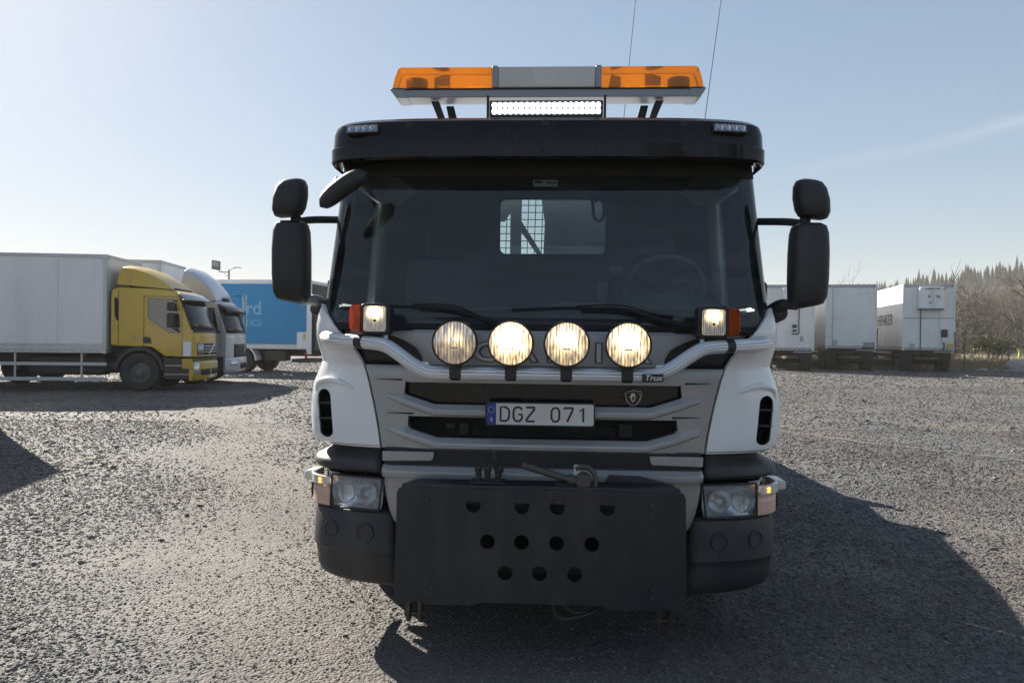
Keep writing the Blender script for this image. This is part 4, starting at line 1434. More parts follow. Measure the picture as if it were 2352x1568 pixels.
# guard frame seen through the rear window: sheet with an opening, posts and welded mesh
hb_ = MB().prism([(-1.0, 1.05), (1.0, 1.05), (1.0, 3.02), (.98, 3.05), (-.30, 3.05), (-.30, 2.88), (-.10, 2.88), (-.055, 2.72), (-.02, 2.5), (-.03, 2.2), (-.06, 1.95), (-1.0, 1.95)], 2.10, 2.13).build('headboard', MATS['headboard'], TR)
MB().box(-.285, -.20, 2.04, 2.08, 1.9, 3.05).build('guard_post', MATS['headboard'], hb_)
MB().prism([(-.235, 2.47), (-.02, 2.16), (.02, 2.16), (-.20, 2.50)], 2.05, 2.08).build('guard_stay', MATS['headboard'], hb_)
MB().prism([(-.45, 2.50), (-.33, 2.50), (-.25, 2.62), (-.30, 2.88), (-.45, 2.80)], 2.05, 2.08).build('guard_plate', MATS['headboard'], hb_)
MB().box(-.60, .90, 2.09, 2.14, 2.86, 3.05).build('guard_top', MATS['headboard'], hb_)
for k in range(10):
    x = -.52 + k * .056
    MB().tube([(x + .02, 2.16, 1.95), (x + .04, 2.16, 2.9)], .0035, 5).build('mesh_wire', MATS['dark_steel'], hb_)
for k in range(17):
    z = 1.97 + k * .056
    MB().tube([(-.62, 2.165, z), (.02, 2.165, z)], .0035, 5).build('mesh_wire', MATS['dark_steel'], hb_)

# ================================================================== parked vehicles
pm('yellow_paint', (.49, .315, .016), .34, var=.06, coat=.2, dirt=(.16, .12, .06), dscale=2.0, damt=.35)
pm('pale_paint', (.46, .49, .55), .30, metal=.25, var=.05, coat=.3, dirt=(.25, .25, .26), damt=.3)
pm('box_white', (.66, .67, .68), .40, var=.03, vscale=1.5, dirt=(.33, .32, .30), dscale=.9, damt=.35)
pm('box_white_old', (.82, .82, .81), .42, var=.04, vscale=1.2, dirt=(.42, .38, .32), dscale=1.4, damt=.4)
pm('box_frame', (.42, .43, .44), .42, metal=.4, var=.08, dirt=(.25, .24, .22), damt=.4)
pm('side_blue', (.008, .24, .50), .55, var=.05, vscale=1.5, dirt=(.02, .20, .40), dscale=1.2, damt=.4)
pm('side_blue_pale', (.18, .42, .64), .4, var=.05)
pm('rail_metal', (.40, .42, .45), .40, metal=.6, var=.1, dirt=(.2, .19, .18), damt=.4)
pm('truck_dark', (.018, .019, .021), .55, var=.25, vscale=6, dirt=(.055, .05, .045), damt=.4)
pm('wheel_steel', (.11, .11, .115), .5, metal=.4, var=.2, dirt=(.07, .06, .05), damt=.4)
pm('side_pane', (.03, .04, .05), .06, var=.1)
pm('shade_white', (.70, .74, .76), .55, var=.08, vscale=3)
pm('lamp_clear', (.62, .64, .68), .12, metal=.5, var=.15, vscale=30)
pm('yellow_print', (.62, .45, .04), .5, var=.1)
pm('ink', (.03, .03, .034), .5, var=.1)
pm('faded_ink', (.26, .27, .28), .6, var=.2)
pm('rust', (.16, .09, .05), .8, var=.4, vscale=12, bump=.5)
glassm('truck_glass', (.35, .45, .47), 1.6)
pm('red_lens', (.35, .02, .015), .25, var=.1)


class Cab:
    """cab in local axes: x forward, y away from the near side, z up"""

    def __init__(s, root, sc, B, Wd, mat):
        s.root, s.sc, s.B, s.W, s.mat = root, sc, B, Wd, mat

    def fp(s, u, z, off=0.0, dz=0.0):
        a = abs(2 * u - 1)
        d = s.B * 2.6 * a ** 1.6 * 2 / s.W * (1 if u > .5 else -1)     # ds/dy with sign
        nrm = Vector((1, d, 0)).normalized()
        p = Vector((lerp_table(s.sc, z) + s.B * (1 - a ** 2.6), s.W * u, z + dz))
        return p + nrm * off

    def shell(s, zs, back, name='cab_front', mat=None, side=.25):
        g = []
        us = np.linspace(0, 1, 25)
        for z in zs:
            c = lerp_table(s.sc, z)
            g.append([(min(back, c - .02), 0, z)] + [s.fp(u, z) for u in us] + [(min(back, c - .02), s.W, z)])
        mb = MB().grid(g)
        n = len(g[0])
        mb.f.append(tuple(range(n)))
        mb.f.append(tuple((len(zs) - 1) * n + k for k in range(n)))
        return mb.build(name, mat or s.mat, s.root, ang=40)

    def patch(s, u0, u1, zs, off, name, mat, parent=None, th=.01, nu=14):
        g = [[s.fp(u, z, off) for u in np.linspace(u0, u1, nu)] for z in zs]
        return MB().grid(g).build(name, mat, parent or s.root, solid=th, off=-1)


def spoiler(root, prof, base, Wd, mat, crown=.12, inset=.10):
    """roof air deflector from its side profile, arched across"""
    g = []
    for x, z in prof:
        row = [(x, inset, base(x))]
        for k in range(13):
            t = k / 12
            row.append((x, inset + (Wd - 2 * inset) * t, z + crown * math.sin(math.pi * t) ** .6 * min(1, max(0, (z - base(x)) * 4))))
        row.append((x, Wd - inset, base(x)))
        g.append(row)
    mb = MB().grid(g)
    n = len(g[0])
    mb.f.append(tuple(range(n)))
    mb.f.append(tuple((len(g) - 1) * n + k for k in range(n)))
    return mb.build('roof_spoiler', mat, root, bevel=.02, seg=2, ang=45)


def cargo_box(root, x0, x1, Wd, z0, z1, mat, frame, y0=0.0, roofh=.10):
    bx = MB().box(x0, x1, y0 + .012, y0 + Wd - .012, z0 + .05, z1 - .03).build('cargo_box', mat, root)
    for yy in (y0, y0 + Wd - .05):
        MB().box(x0, x1, yy, yy + .05, z1 - roofh, z1).build('top_rail', frame, bx, bevel=.01)
        MB().box(x0, x1, yy, yy + .05, z0, z0 + .14).build('bottom_rail', frame, bx, bevel=.006)
        for xx in (x0, x1 - .09):
            MB().box(xx - .004, xx + .094, yy - .004, yy + .054, z0 - .02, z1 + .006).build('corner_post', frame, bx, bevel=.012)
    for xx in (x0 - .002, x1 - .048):
        MB().box(xx, xx + .05, y0 + .05, y0 + Wd - .05, z1 - roofh, z1 - .002).build('end_rail', frame, bx, bevel=.006)
        MB().box(xx, xx + .05, y0 + .05, y0 + Wd - .05, z0 + .002, z0 + .138).build('end_rail', frame, bx, bevel=.006)
    return bx


# ---------------------------------------------------------------- yellow box truck, side on
HD = R(9)
YT = thing('box_truck', 'yellow cab box truck with long white cargo box, side on at the left', 'truck', (-11.13, 16.41, gz(-11, 16)), HD)
YC = Cab(YT, [(.95, 1.36), (1.63, 1.36), (1.76, 1.30), (2.53, 1.02), (2.66, .96), (2.74, .86), (2.80, .70)], .20, 2.3, MATS['yellow_paint'])
body = MB().prism([(-.76, 1.26), (-.60, 1.23), (.31, 1.21), (.67, .955), (1.10, .955), (1.10, 2.2), (.93, 2.68), (.90, 2.755), (.30, 2.80), (-.55, 2.815), (-.72, 2.76), (-.76, 2.6)], .006, 2.294).build('cab_body', MATS['yellow_paint'], YT, bevel=.03, seg=3)
YC.shell([.955, .97, 1.2, 1.5, 1.63, 1.70, 1.76, 1.9, 2.1, 2.3, 2.53, 2.60, 2.66, 2.72, 2.76], .92)
dk = YC.patch(.015, .985, [1.70, 1.9, 2.1, 2.3, 2.54], .004, 'windscreen_frame', MATS['gloss_black'], th=.004)
YC.patch(.03, .55, [1.78, 1.95, 2.1, 2.25, 2.42], .012, 'sun_shade', MATS['shade_white'], dk, th=.004)
YC.patch(.02, .98, [1.72, 1.9, 2.1, 2.3, 2.51], .024, 'windscreen', MATS['truck_glass'], YT, th=.003)
YC.patch(.03, .97, [1.615, 1.66, 1.70], .008, 'wiper_cowl', MATS['truck_dark'], YT, th=.02)
for u0, u1 in ((.12, .42), (.45, .75)):
    MB().tube([YC.fp(u, 1.72 + .03 * (u - u0), .03) for u in np.linspace(u0, u1, 6)], .014, 6).build('wiper', MATS['matt_black'], YT)
vz = [(2.50, .16), (2.54, .17), (2.60, .13), (2.66, .07), (2.70, .03)]
MB().grid([[YC.fp(u, 2.6, 0) + Vector((o - (z - 2.6) * .4 + .0, 0, z - 2.6)) for u in np.linspace(-.0, 1.0, 21)] for z, o in vz]).build('sun_visor', MATS['rail_metal'], YT, solid=.015)
wd = MB().prism([(.20, 2.54), (.90, 2.535), (1.02, 2.05), (1.06, 1.62), (1.03, 1.59), (.76, 1.60), (.60, 1.71), (.25, 1.95), (.20, 2.03)], -.008, .004).build('door_window', MATS['gloss_black'], YT)
MB().prism([(.23, 2.51), (.88, 2.505), (.99, 2.05), (1.03, 1.65), (.78, 1.63), (.62, 1.74), (.27, 1.98), (.23, 2.05)], -.012, -.009).build('pane', MATS['side_pane'], wd)
MB().prism([(-.665, 2.54), (-.595, 2.54), (-.555, 2.45), (-.555, 1.92), (-.60, 1.92), (-.65, 2.05)], -.005, .004).build('side_slot', MATS['matt_black'], YT)
MB().prism([(.09, 1.48), (.22, 1.48), (.29, 1.44), (.31, 1.31), (.09, 1.31)], -.004, .004).build('door_handle', MATS['truck_dark'], YT)
for x in (.10, 1.10):
    MB().prism([(x, 1.0 if x > 1 else 1.22), (x + .012, 1.0 if x > 1 else 1.22), (x + .012, 2.58), (x, 2.58)], -.001, .003).build('door_seam', MATS['matt_black'], YT)
MB().prism([(.10, 2.58), (1.0, 2.575), (1.0, 2.587), (.10, 2.592)], -.001, .003).build('door_seam', MATS['matt_black'], YT)
MB().prism([(-.56, 1.24), (-.548, 1.24), (-.548, 2.74), (-.56, 2.74)], -.001, .003).build('door_seam', MATS['matt_black'], YT)
MB().prism(rrect(1.14, 1.35, .97, 1.37, .02), -.012, .006).build('corner_reflector', MATS['shade_white'], YT)
text_part('FE', .09, 'model_letters', MATS['faded_ink'], YT, Matrix.Translation((-.12, -.003, 1.44)) @ FACE, ext=.001, sx=1.6)
for z0, z1, s0 in ((2.20, 2.42, .80), (1.74, 2.13, .80)):
    MB().box(s0, s0 + .17, -.34, -.10, z0, z1).build('mirror', MATS['truck_dark'], YT, bevel=.04, seg=3)
MB().tube([(.92, -.18, 2.45), (1.0, .02, 2.5)], .018, 8).build('mirror_arm', MATS['truck_dark'], YT)
MB().tube([(.92, -.18, 1.72), (1.05, .02, 1.62)], .022, 8).build('mirror_arm', MATS['truck_dark'], YT)
gr = YC.patch(.10, .90, [1.0, 1.1, 1.2, 1.32], .012, 'grille', MATS['truck_dark'], th=.02)
for z in (1.06, 1.14, 1.22):
    YC.patch(.24, .76, [z, z + .03], .028, 'grille_bar', MATS['rail_metal'], gr, th=.014)
MB().tube([YC.fp(.36, 1.02, .04), YC.fp(.60, 1.31, .04)], .018, 6).build('grille_bar', MATS['aluminium'], gr)
for u in (.12, .88):
    YC.patch(u - .02, u + .10, [1.01, 1.31], .022, 'grille_end', MATS['rail_metal'], gr, th=.012)
YB = Cab(YT, [(.30, 1.36), (.40, 1.40), (.80, 1.40), (.83, 1.38)], .20, 2.3, MATS['yellow_paint'])
bmp = YB.shell([.305, .33, .40, .6, .75, .80, .825], 1.30, 'bumper')
YB.patch(.14, .42, [.44, .52, .60], .006, 'bumper_opening', MATS['matt_black'], bmp, th=.006)
YB.patch(.48, .86, [.44, .52, .60], .006, 'bumper_opening', MATS['matt_black'], bmp, th=.006)
YB.patch(.40, .58, [.325, .41], .008, 'number_plate', MATS['plate_white'], bmp, th=.006)
for u in (.015, .985):
    hl = MB().grid([[YB.fp(u + du * (1 if u < .5 else -1), z, .012) for du in (0, .03, .06, .09)] for z in (.47, .62, .78)]).build('headlight', MATS['lamp_clear'], YT, solid=.02)
MB().box(1.10, 1.38, .01, .35, .62, .90).build('bumper_wing', MATS['yellow_paint'], YT, bevel=.02)
MB().box(1.10, 1.38, 1.95, 2.29, .62, .90).build('bumper_wing', MATS['yellow_paint'], YT, bevel=.02)
MB().prism([(.62, .34), (1.42, .34), (1.42, .92), (.72, .92), (.60, 1.0)], .03, 2.27).build('step_well', MATS['truck_dark'], YT, bevel=.02)
for z in (.46, .70):
    MB().box(.66, 1.38, .012, .05, z, z + .02).build('step', MATS['rail_metal'], YT)
arch = []
for k in range(15):
    a = math.pi * (0.02 + .96 * k / 14)
    arch.append((-.01 + .64 * math.cos(a), .56 + .66 * math.sin(a)))
inner = [(x * .90, .52 + (z - .56) * .90) for x, z in reversed(arch)]
for yy in (.0, 1.85):
    MB().prism(arch + inner, yy + .005, yy + .42).build('wheel_arch', MATS['truck_dark'], YT)
MB().box(-.74, .72, .25, 2.05, 1.0, 1.24).build('cab_underside', MATS['matt_black'], YT)
spoiler(YT, [(-.64, 2.92), (-.56, 3.30), (-.49, 3.35), (-.15, 3.31), (.18, 3.20), (.53, 3.01), (.72, 2.87), (.80, 2.80)], lambda x: 2.90 - .08 * (x + .6), 2.3, MATS['yellow_paint'])
MB().box(-.40, .60, .3, 2.0, 2.79, 2.90).build('spoiler_mount', MATS['matt_black'], YT)
MB().box(.55, .80, .35, 1.9, 2.78, 2.84).build('spoiler_mount', MATS['matt_black'], YT)
cargo_box(YT, -8.6, -.84, 2.5, 1.03, 3.69, MATS['box_white'], MATS['box_frame'], y0=-.05)
MB().box(-8.6, -.95, -.055, -.045, 1.20, 1.28).build('dirty_sill', MATS['rail_metal'], YT)
for z0, z1 in ((.69, .78), (.28, .38)):
    MB().box(-4.4, -.84, -.02, .02, z0, z1).build('side_guard', MATS['rail_metal'], YT, bevel=.008)
for x in (-4.2, -3.19, -1.50):
    MB().box(x - .025, x + .025, .02, .06, .30, 1.02).build('guard_post', MATS['rail_metal'], YT)
MB().box(-1.45, -1.37, -.03, .0, .94, .99).build('side_marker', MATS['orange_lens'], YT)
ch = MB()
for y in (.75, 1.45):
    ch.box(-8.5, 1.2, y, y + .08, .70, 1.0)
ch.build('chassis', MATS['truck_dark'], YT)
MB().box(-3.0, -1.0, .35, .75, .42, .95).build('fuel_tank', MATS['truck_dark'], YT, bevel=.08, seg=3)
MB().lathe([(.18, 0), (.2, .03), (.2, .5), (.18, .53)], 20, Matrix.Translation((-1.0, .45, .68)) @ Matrix.Rotation(R(90), 4, 'Y')).build('air_tank', MATS['truck_dark'], YT)
for yy, sd in ((.16, -1), (2.14, 1)):
    wheel_parts(YT, -.01, yy, .525, .525, .30, 'y', sd, 'wheel_steel')
    wheel_parts(YT, -5.6, yy + (.1 if sd < 0 else -.1), .525, .525, .55, 'y', sd, 'wheel_steel')

riv = None
for k in range(36):
    if riv is None:
        riv = MB().lathe([(.014, 0), (.012, .006), (0, .008)], 8, Matrix.Rotation(R(90), 4, 'X')).build('rivet', MATS['dark_steel'], YT)
        riv.location = (-8.4 + k * .21, -.056, 1.10)
    else:
        copy_part(riv, YT).location = (-8.4 + k * .21, -.056, 1.10)
for x in (-6.4, -4.2, -2.1):
    MB().box(x, x + .012, -.0405, -.0375, 1.30, 3.58).build('panel_joint', MATS['box_frame'], YT)
MB().box(-.98, -.78, -.056, -.04, 3.56, 3.66).build('corner_casting', MATS['rail_metal'], YT, bevel=.01)
MB().tube([(-.80, .3, 2.3), (-.78, .5, 1.6), (-.80, .8, 1.2)], .02, 8).build('air_hose', MATS['matt_black'], YT)
MB().tube([(-.76, .12, 1.3), (-.76, .12, 2.7)], .035, 10).build('intake_stack', MATS['truck_dark'], YT)
# ---------------------------------------------------------------- silver truck just behind it
ox, oy = -math.sin(HD) * 3.55, math.cos(HD) * 3.55
ST = thing('box_truck', 'pale silver cab box truck half hidden behind the yellow cab', 'truck', (-11.13 + ox + .32, 16.41 + oy + .05, 0), HD)
SC_ = Cab(ST, [(.80, 1.02), (1.6, 1.03), (1.66, 1.0), (2.45, .76), (2.58, .70), (2.66, .58)], .27, 2.3, MATS['pale_paint'])
MB().prism([(-.9, 1.15), (.2, 1.12), (.5, .87), (.86, .87), (.86, 2.1), (.70, 2.58), (.5, 2.66), (-.8, 2.70), (-.9, 2.6)], .006, 2.294).build('cab_body', MATS['pale_paint'], ST, bevel=.03, seg=3)
SC_.shell([.87, .89, 1.2, 1.5, 1.6, 1.66, 1.8, 2.0, 2.2, 2.45, 2.52, 2.58, 2.64], .70)
dk = SC_.patch(.015, .985, [1.58, 1.8, 2.0, 2.2, 2.47], .004, 'windscreen_frame', MATS['gloss_black'], th=.004)
SC_.patch(.05, .45, [1.74, 1.9, 2.1, 2.3], .012, 'sun_shade', MATS['shade_white'], dk, th=.004)
SC_.patch(.02, .98, [1.66, 1.8, 2.0, 2.2, 2.45], .024, 'windscreen', MATS['truck_glass'], ST, th=.003)
vz = [(2.28, .20), (2.34, .24), (2.42, .20), (2.50, .10), (2.56, .03)]
MB().grid([[SC_.fp(u, 2.45, 0) + Vector((o - (z - 2.45) * .35, 0, z - 2.45)) for u in np.linspace(0, 1, 21)] for z, o in vz]).build('sun_visor', MATS['gloss_black'], ST, solid=.02)
MB().prism([(-.05, 2.44), (.64, 2.43), (.80, 1.75), (.78, 1.62), (.0, 1.62)], -.008, .004).build('door_window', MATS['gloss_black'], ST)
for z0, z1 in ((2.02, 2.42), (1.74, 1.98)):
    MB().box(.46, .66, -.30, -.08, z0, z1).build('mirror', MATS['truck_dark'], ST, bevel=.04, seg=3)
MB().tube([(.58, -.16, 1.70), (.85, -.02, 1.66)], .04, 8).build('mirror_arm', MATS['truck_dark'], ST)
MB().prism([(.855, .90), (.865, .90), (.865, 2.2), (.855, 2.2)], -.001, .003).build('door_seam', MATS['matt_black'], ST)
MB().prism([(.50, 1.20), (.85, 1.20), (.85, 1.215), (.50, 1.215)], -.003, .003).build('door_crease', MATS['rail_metal'], ST)
gr = SC_.patch(.16, .84, [.84, .95, 1.1, 1.28], .014, 'grille', MATS['truck_dark'], th=.02)
for z in (.92, 1.03, 1.14):
    SC_.patch(.18, .82, [z, z + .04], .030, 'grille_bar', MATS['dark_steel'], gr, th=.014)
MB().tube([SC_.fp(.5, 1.02, .05), SC_.fp(.5, 1.30, .05)], .015, 6).build('grille_bar', MATS['aluminium'], gr)
SB = Cab(ST, [(.38, .98), (.46, 1.02), (.84, 1.02), (.88, .99)], .30, 2.3, MATS['pale_paint'])
bmp = SB.shell([.385, .41, .46, .6, .75, .84, .875], .96, 'bumper')
SB.patch(.08, .24, [.58, .66, .74], .008, 'headlight', MATS['lamp_clear'], bmp, th=.008)
SB.patch(.76, .92, [.58, .66, .74], .008, 'headlight', MATS['lamp_clear'], bmp, th=.008)
SB.patch(.33, .67, [.48, .56, .66], .006, 'bumper_opening', MATS['matt_black'], bmp, th=.006)
MB().box(-.9, .90, .05, 2.25, .42, .87).build('step_well', MATS['truck_dark'], ST, bevel=.02)
spoiler(ST, [(-.42, 2.85), (-.36, 3.30), (-.28, 3.60), (.0, 3.50), (.3, 3.25), (.55, 2.95), (.68, 2.72)], lambda x: 2.66, 2.3, MATS['pale_paint'], crown=.16, inset=.06)
MB().box(.60, .76, .9, 1.4, 2.63, 2.78).build('roof_beacon', MATS['matt_black'], ST)
cargo_box(ST, -8.5, -.95, 2.5, 1.05, 3.90, MATS['box_white'], MATS['box_frame'], y0=-.1)
text_part('SKY', .26, 'box_letters', MATS['box_frame'], ST, Matrix.Translation((-1.9, -.112, 3.05)) @ FACE, ext=.001)
ld_ = MB()
for x, y in ((1.04, 2.12), (1.17, 2.0)):
    ld_.box(x - .025, x + .025, y - .025, y + .025, 1.7, 2.95)
ld_.build('ladder_rail', MATS['shade_white'], ST)
MB().tube([(.7, 2.1, 2.9), (1.04, 2.12, 2.93), (1.17, 2.0, 2.90)], .012, 6).build('ladder_hoop', MATS['truck_dark'], ST)
ch = MB()
for y in (.75, 1.45):
    ch.box(-8.5, .9, y, y + .08, .65, .95)
ch.build('chassis', MATS['truck_dark'], ST)
for yy, sd in ((.16, -1), (2.14, 1)):
    wheel_parts(ST, .0, yy, .50, .50, .30, 'y', sd, 'wheel_steel')
    wheel_parts(ST, -5.2, yy, .50, .50, .50, 'y', sd, 'wheel_steel')

# ---------------------------------------------------------------- blue box truck, rear end towards the yard
BD = R(-6)
BT = thing('box_truck', 'blue sided box truck with pale lettering, behind the silver cab', 'truck', (-9.94, 27.53, 0), BD)
bx = MB().box(-9.2, -.02, .012, 2.488, 1.02, 3.86).build('cargo_box', MATS['box_white_old'], BT)
MB().box(-9.0, -.22, -.004, .010, 1.20, 3.72).build('side_panel', MATS['side_blue'], bx)
for yy in (-.02, 2.46):
    MB().box(-9.2, .0, yy, yy + .06, 3.74, 3.90).build('top_rail', MATS['box_white_old'], bx, bevel=.01)
    MB().box(-9.2, .0, yy, yy + .06, 1.0, 1.17).build('bottom_rail', MATS['rail_metal'], bx, bevel=.008)
    MB().box(-.20, .01, yy - .005, yy + .065, .80, 3.91).build('corner_post', MATS['box_white_old'], bx, bevel=.01)
MB().box(-.62, -.20, -.022, -.006, 1.06, 1.72).build('tail_panel', MATS['box_white_old'], bx)
MB().box(-.34, -.24, -.028, -.023, 1.42, 1.66).build('warning_label', MATS['yellow_print'], bx)
text_part('ird', .80, 'side_letters', MATS['side_blue_pale'], bx, Matrix.Translation((-2.20, -.008, 2.68)) @ FACE, ext=.001, align='RIGHT', bold=.012, sx=1.0)
text_part('ISTICS', .38, 'side_letters', MATS['side_blue_pale'], bx, Matrix.Translation((-2.20, -.008, 2.07)) @ FACE, ext=.001, align='RIGHT', sx=.95, spacing=1.05)
MB().box(.0, .05, .06, 2.44, 1.02, 3.72).build('rear_door', MATS['truck_dark'], BT, bevel=.02)
MB().box(.05, .12, .10, 2.40, .95, 2.4).build('tail_lift', MATS['truck_dark'], BT, bevel=.02)
MB().box(-.26, -.16, -.04, .02, .62, .92).build('tail_lamp', MATS['red_lens'], BT, bevel=.01)
MB().box(-.9, -.1, .1, 2.4, .45, .60).build('under_ride_bar', MATS['truck_dark'], BT)
MB().box(-2.2, -1.25, .3, .8, .50, .95).build('pallet_box', MATS['truck_dark'], BT, bevel=.02)
ch = MB()
for y in (.75, 1.45):
    ch.box(-9.2, .0, y, y + .08, .70, 1.0)
ch.build('chassis', MATS['truck_dark'], BT)
for x in (-3.05, -8.2):
    for yy, sd in ((.24, -1), (2.26, 1)):
        wheel_parts(BT, x, yy, .5, .5, .46, 'y', sd, 'wheel_steel')
aa = [(-3.05 + .62 * math.cos(R(a)), .52 + .62 * math.sin(R(a))) for a in range(0, 181, 15)]
MB().prism(aa + [(-3.05 + .56 * math.cos(R(a)), .52 + .56 * math.sin(R(a))) for a in range(180, -1, -15)], .0, .5).build('mud_guard', MATS['box_white_old'], BT)

# ---------------------------------------------------------------- three white trailers on the right
TA = R(-10)


def trailer(label, x, y, wd, z0, z1, length, ang=TA):
    t = thing('box_trailer', label, 'trailer', (x, y, gz(x + 1, y)), ang)
    m = MATS['box_white_old']
    bx = MB().box(.012, wd - .012, .012, length, z0 + .08, z1 - .02).build('cargo_box', m, t)
    MB().box(.0, wd, -.012, .04, z1 - .16, z1).build('top_rail', MATS['box_frame'], bx, bevel=.01)
    MB().box(.0, wd, -.012, .04, z0, z0 + .14).build('bottom_rail', MATS['box_frame'], bx, bevel=.006)
    for xx in (.0, wd - .07):
        MB().box(xx - .006, xx + .076, -.018, .06, z0 - .03, z1 + .006).build('corner_post', m, bx, bevel=.015)
        MB().box(xx if xx == 0 else xx + .02, xx + .05 if xx == 0 else xx + .07, .06, length, z1 - .14, z1).build('top_rail', m, bx)
        MB().box(xx if xx == 0 else xx + .02, xx + .05 if xx == 0 else xx + .07, .06, length, z0, z0 + .16).build('bottom_rail', MATS['box_frame'], bx)
    for px in (.10, wd - .16):
        MB().box(px, px + .07, -.020, -.013, z1 - .07, z1 - .04).build('marker_lamp', MATS['ink'], bx)
    ch = MB()
    for xx in (.75, wd - .83):
        ch.box(xx, xx + .08, .3, length - .3, .62, z0)
    ch.box(.1, wd - .1, .25, .45, .85, z0)
    ch.build('chassis', MATS['truck_dark'], t)
    for yy in (1.0, length - 3.2, length - 1.9):
        for xx, sd in ((.30, -1), (wd - .30, 1)):
            wheel_parts(t, xx, yy, .48, .48, .52, 'x', sd, 'wheel_steel')
    MB().box(.5, wd - .5, 1.4, 1.5, .35, z0).build('bogie_frame', MATS['truck_dark'], t)
    MB().tube([(.2, 1.0, .48), (wd - .2, 1.0, .48)], .09, 10).build('axle', MATS['truck_dark'], t)
    MB().box(.3, wd - .3, 2.6, 4.6, .45, .95).build('pallet_box', MATS['truck_dark'], t)
    for xx in (.05, wd - .57):
        MB().box(xx, xx + .52, .40, .46, .55, .98).build('dark_flap', MATS['truck_dark'], t)  # wide dark flaps added to deepen the darkness under the trailer
    db_ = MB().prism([(.9, -.9), (1.0, -1.0), (wd - .55, .6), (wd - .75, .8), (.6, .8)], .62, .74, 'z')
    db_.build('draw_bar', MATS['rust'], t)
    MB().box(wd - .95, wd - .1, -.03, .02, z0 - .10, z0 - .05).build('step_bar', MATS['rail_metal'], t)
    for zr in (.50, .86):
        MB().box(-.02, .02, 2.2, length - 4.4, zr, zr + .10).build('side_guard', MATS['rail_metal'], t)
    for k in range(4):
        yy = 2.3 + k * (length - 7) / 3
        MB().box(.02, .05, yy, yy + .05, .48, z0).build('guard_post', MATS['truck_dark'], t)
    return t, bx


T3, b3 = trailer('white refrigerated trailer, rightmost of three, with cooling unit on its front', 17.54, 35.57, 2.38, 1.08, 4.36, 11.5)
fu = MB().box(.67, 1.78, -.36, -.014, 3.12, 4.20).build('cooling_unit', MATS['box_white_old'], T3, bevel=.05, seg=3)
MB().box(.84, 1.72, -.368, -.358, 3.20, 4.06).build('unit_cover', MATS['box_white_old'], fu, bevel=.004)
MB().box(1.27, 1.285, -.372, -.366, 3.20, 4.06).build('cover_seam', MATS['faded_ink'], fu)
MB().box(.66, 1.79, -.37, -.01, 3.09, 3.125).build('unit_sill', MATS['ink'], fu)
text_part('THERMO KING', .105, 'unit_letters', MATS['ink'], fu, Matrix.Translation((1.24, -.372, 4.12)) @ FACE, ext=.002, bold=.002)
MB().box(1.37, 1.62, -.376, -.368, 3.60, 3.83).build('unit_badge', MATS['shade_white'], fu)
text_part('TK', .19, 'badge_letters', MATS['ink'], fu, Matrix.Translation((1.495, -.379, 3.715)) @ FACE, ext=.002, bold=.003)
MB().box(1.10, 1.22, -.376, -.368, 3.40, 3.45).build('unit_badge', MATS['ink'], fu)
MB().box(1.04, 1.16, -.376, -.368, 3.66, 3.80).build('unit_badge', MATS['faded_ink'], fu)
for x in (.80, 1.70):
    MB().box(x, x + (.035 if x < 1 else .05), -.04, -.013, 1.2 if x > 1 else 1.05, 3.10).build('cable_duct', MATS['ink'] if x < 1 else MATS['box_white_old'], T3)
MB().box(.06, 2.32, -.016, -.012, 2.66, 2.69).build('panel_joint', MATS['faded_ink'], T3)
riv = None
for k in range(34):
    x = .10 + k * .066
    if riv is None:
        riv = MB().box(-.016, .016, -.020, -.012, -.016, .016).build('rivet', MATS['faded_ink'], T3)
        riv.location = (x, 0, 2.675)
    else:
        copy_part(riv, T3).location = (x, 0, 2.675)
MB().box(1.76, 2.02, -.14, -.013, 1.74, 2.12).build('control_box', MATS['ink'], T3, bevel=.02)
MB().box(1.80, 2.0, -.09, -.013, 1.48, 1.72).build('junction_box', MATS['shade_white'], T3, bevel=.015)
MB().tube(spline([(1.86, -.05, 1.48), (1.88, -.08, 1.3), (1.87, -.04, 1.1)]), .03, 8).build('cable', MATS['ink'], T3)
MB().box(2.02, 2.29, -.024, -.013, 1.24, 1.42).build('warning_label', MATS['yellow_print'], T3)
text_part('5', .16, 'trailer_letters', MATS['ink'], T3, Matrix.Translation((2.04, -.016, 1.16)) @ FACE, ext=.001)
MB().box(.36, .56, -.05, -.013, 1.12, 1.40).build('hatch_plate', MATS['rail_metal'], T3, bevel=.006)
MB().box(2.36, 2.41, -.05, -.01, 1.0, 2.0).build('hose_carrier', MATS['ink'], T3)
MB().tube(spline([(1.72, -.40, 4.10), (1.80, -.42, 4.08), (1.86, -.42, 4.15), (1.9, -.42, 4.2)]), .015, 6).build('lifting_strap', MATS['ink'], fu)
SIDE = Matrix.Rotation(R(-90), 4, 'Z') @ FACE
text_part('SCHENKER', .80, 'side_letters', MATS['faded_ink'], T3, Matrix.Translation((-.004, 1.9, 2.62)) @ SIDE, ext=.002, align='RIGHT', bold=.01, sx=1.15)

T2, b2 = trailer('plain white box trailer numbered 2503, between the other two trailers', 13.87, 35.87, 2.40, 1.12, 4.34, 11.5)
MB().box(.32, .335, -.006, .011, 1.25, 4.2).build('panel_joint', MATS['faded_ink'], T2)
MB().box(.04, .33, -.006, .011, 1.72, 1.735).build('panel_joint', MATS['faded_ink'], T2)
MB().box(.36, .56, -.05, .0, 1.24, 1.52).build('hatch_plate', MATS['rail_metal'], T2, bevel=.006)
text_part('2503', .27, 'trailer_letters', MATS['ink'], T2, Matrix.Translation((2.02, -.006, 1.33)) @ FACE, ext=.003, bold=.006)
MB().box(1.72, 2.3, -.022, -.013, 1.12, 1.21).build('rust_stain', MATS['rust'], T2)

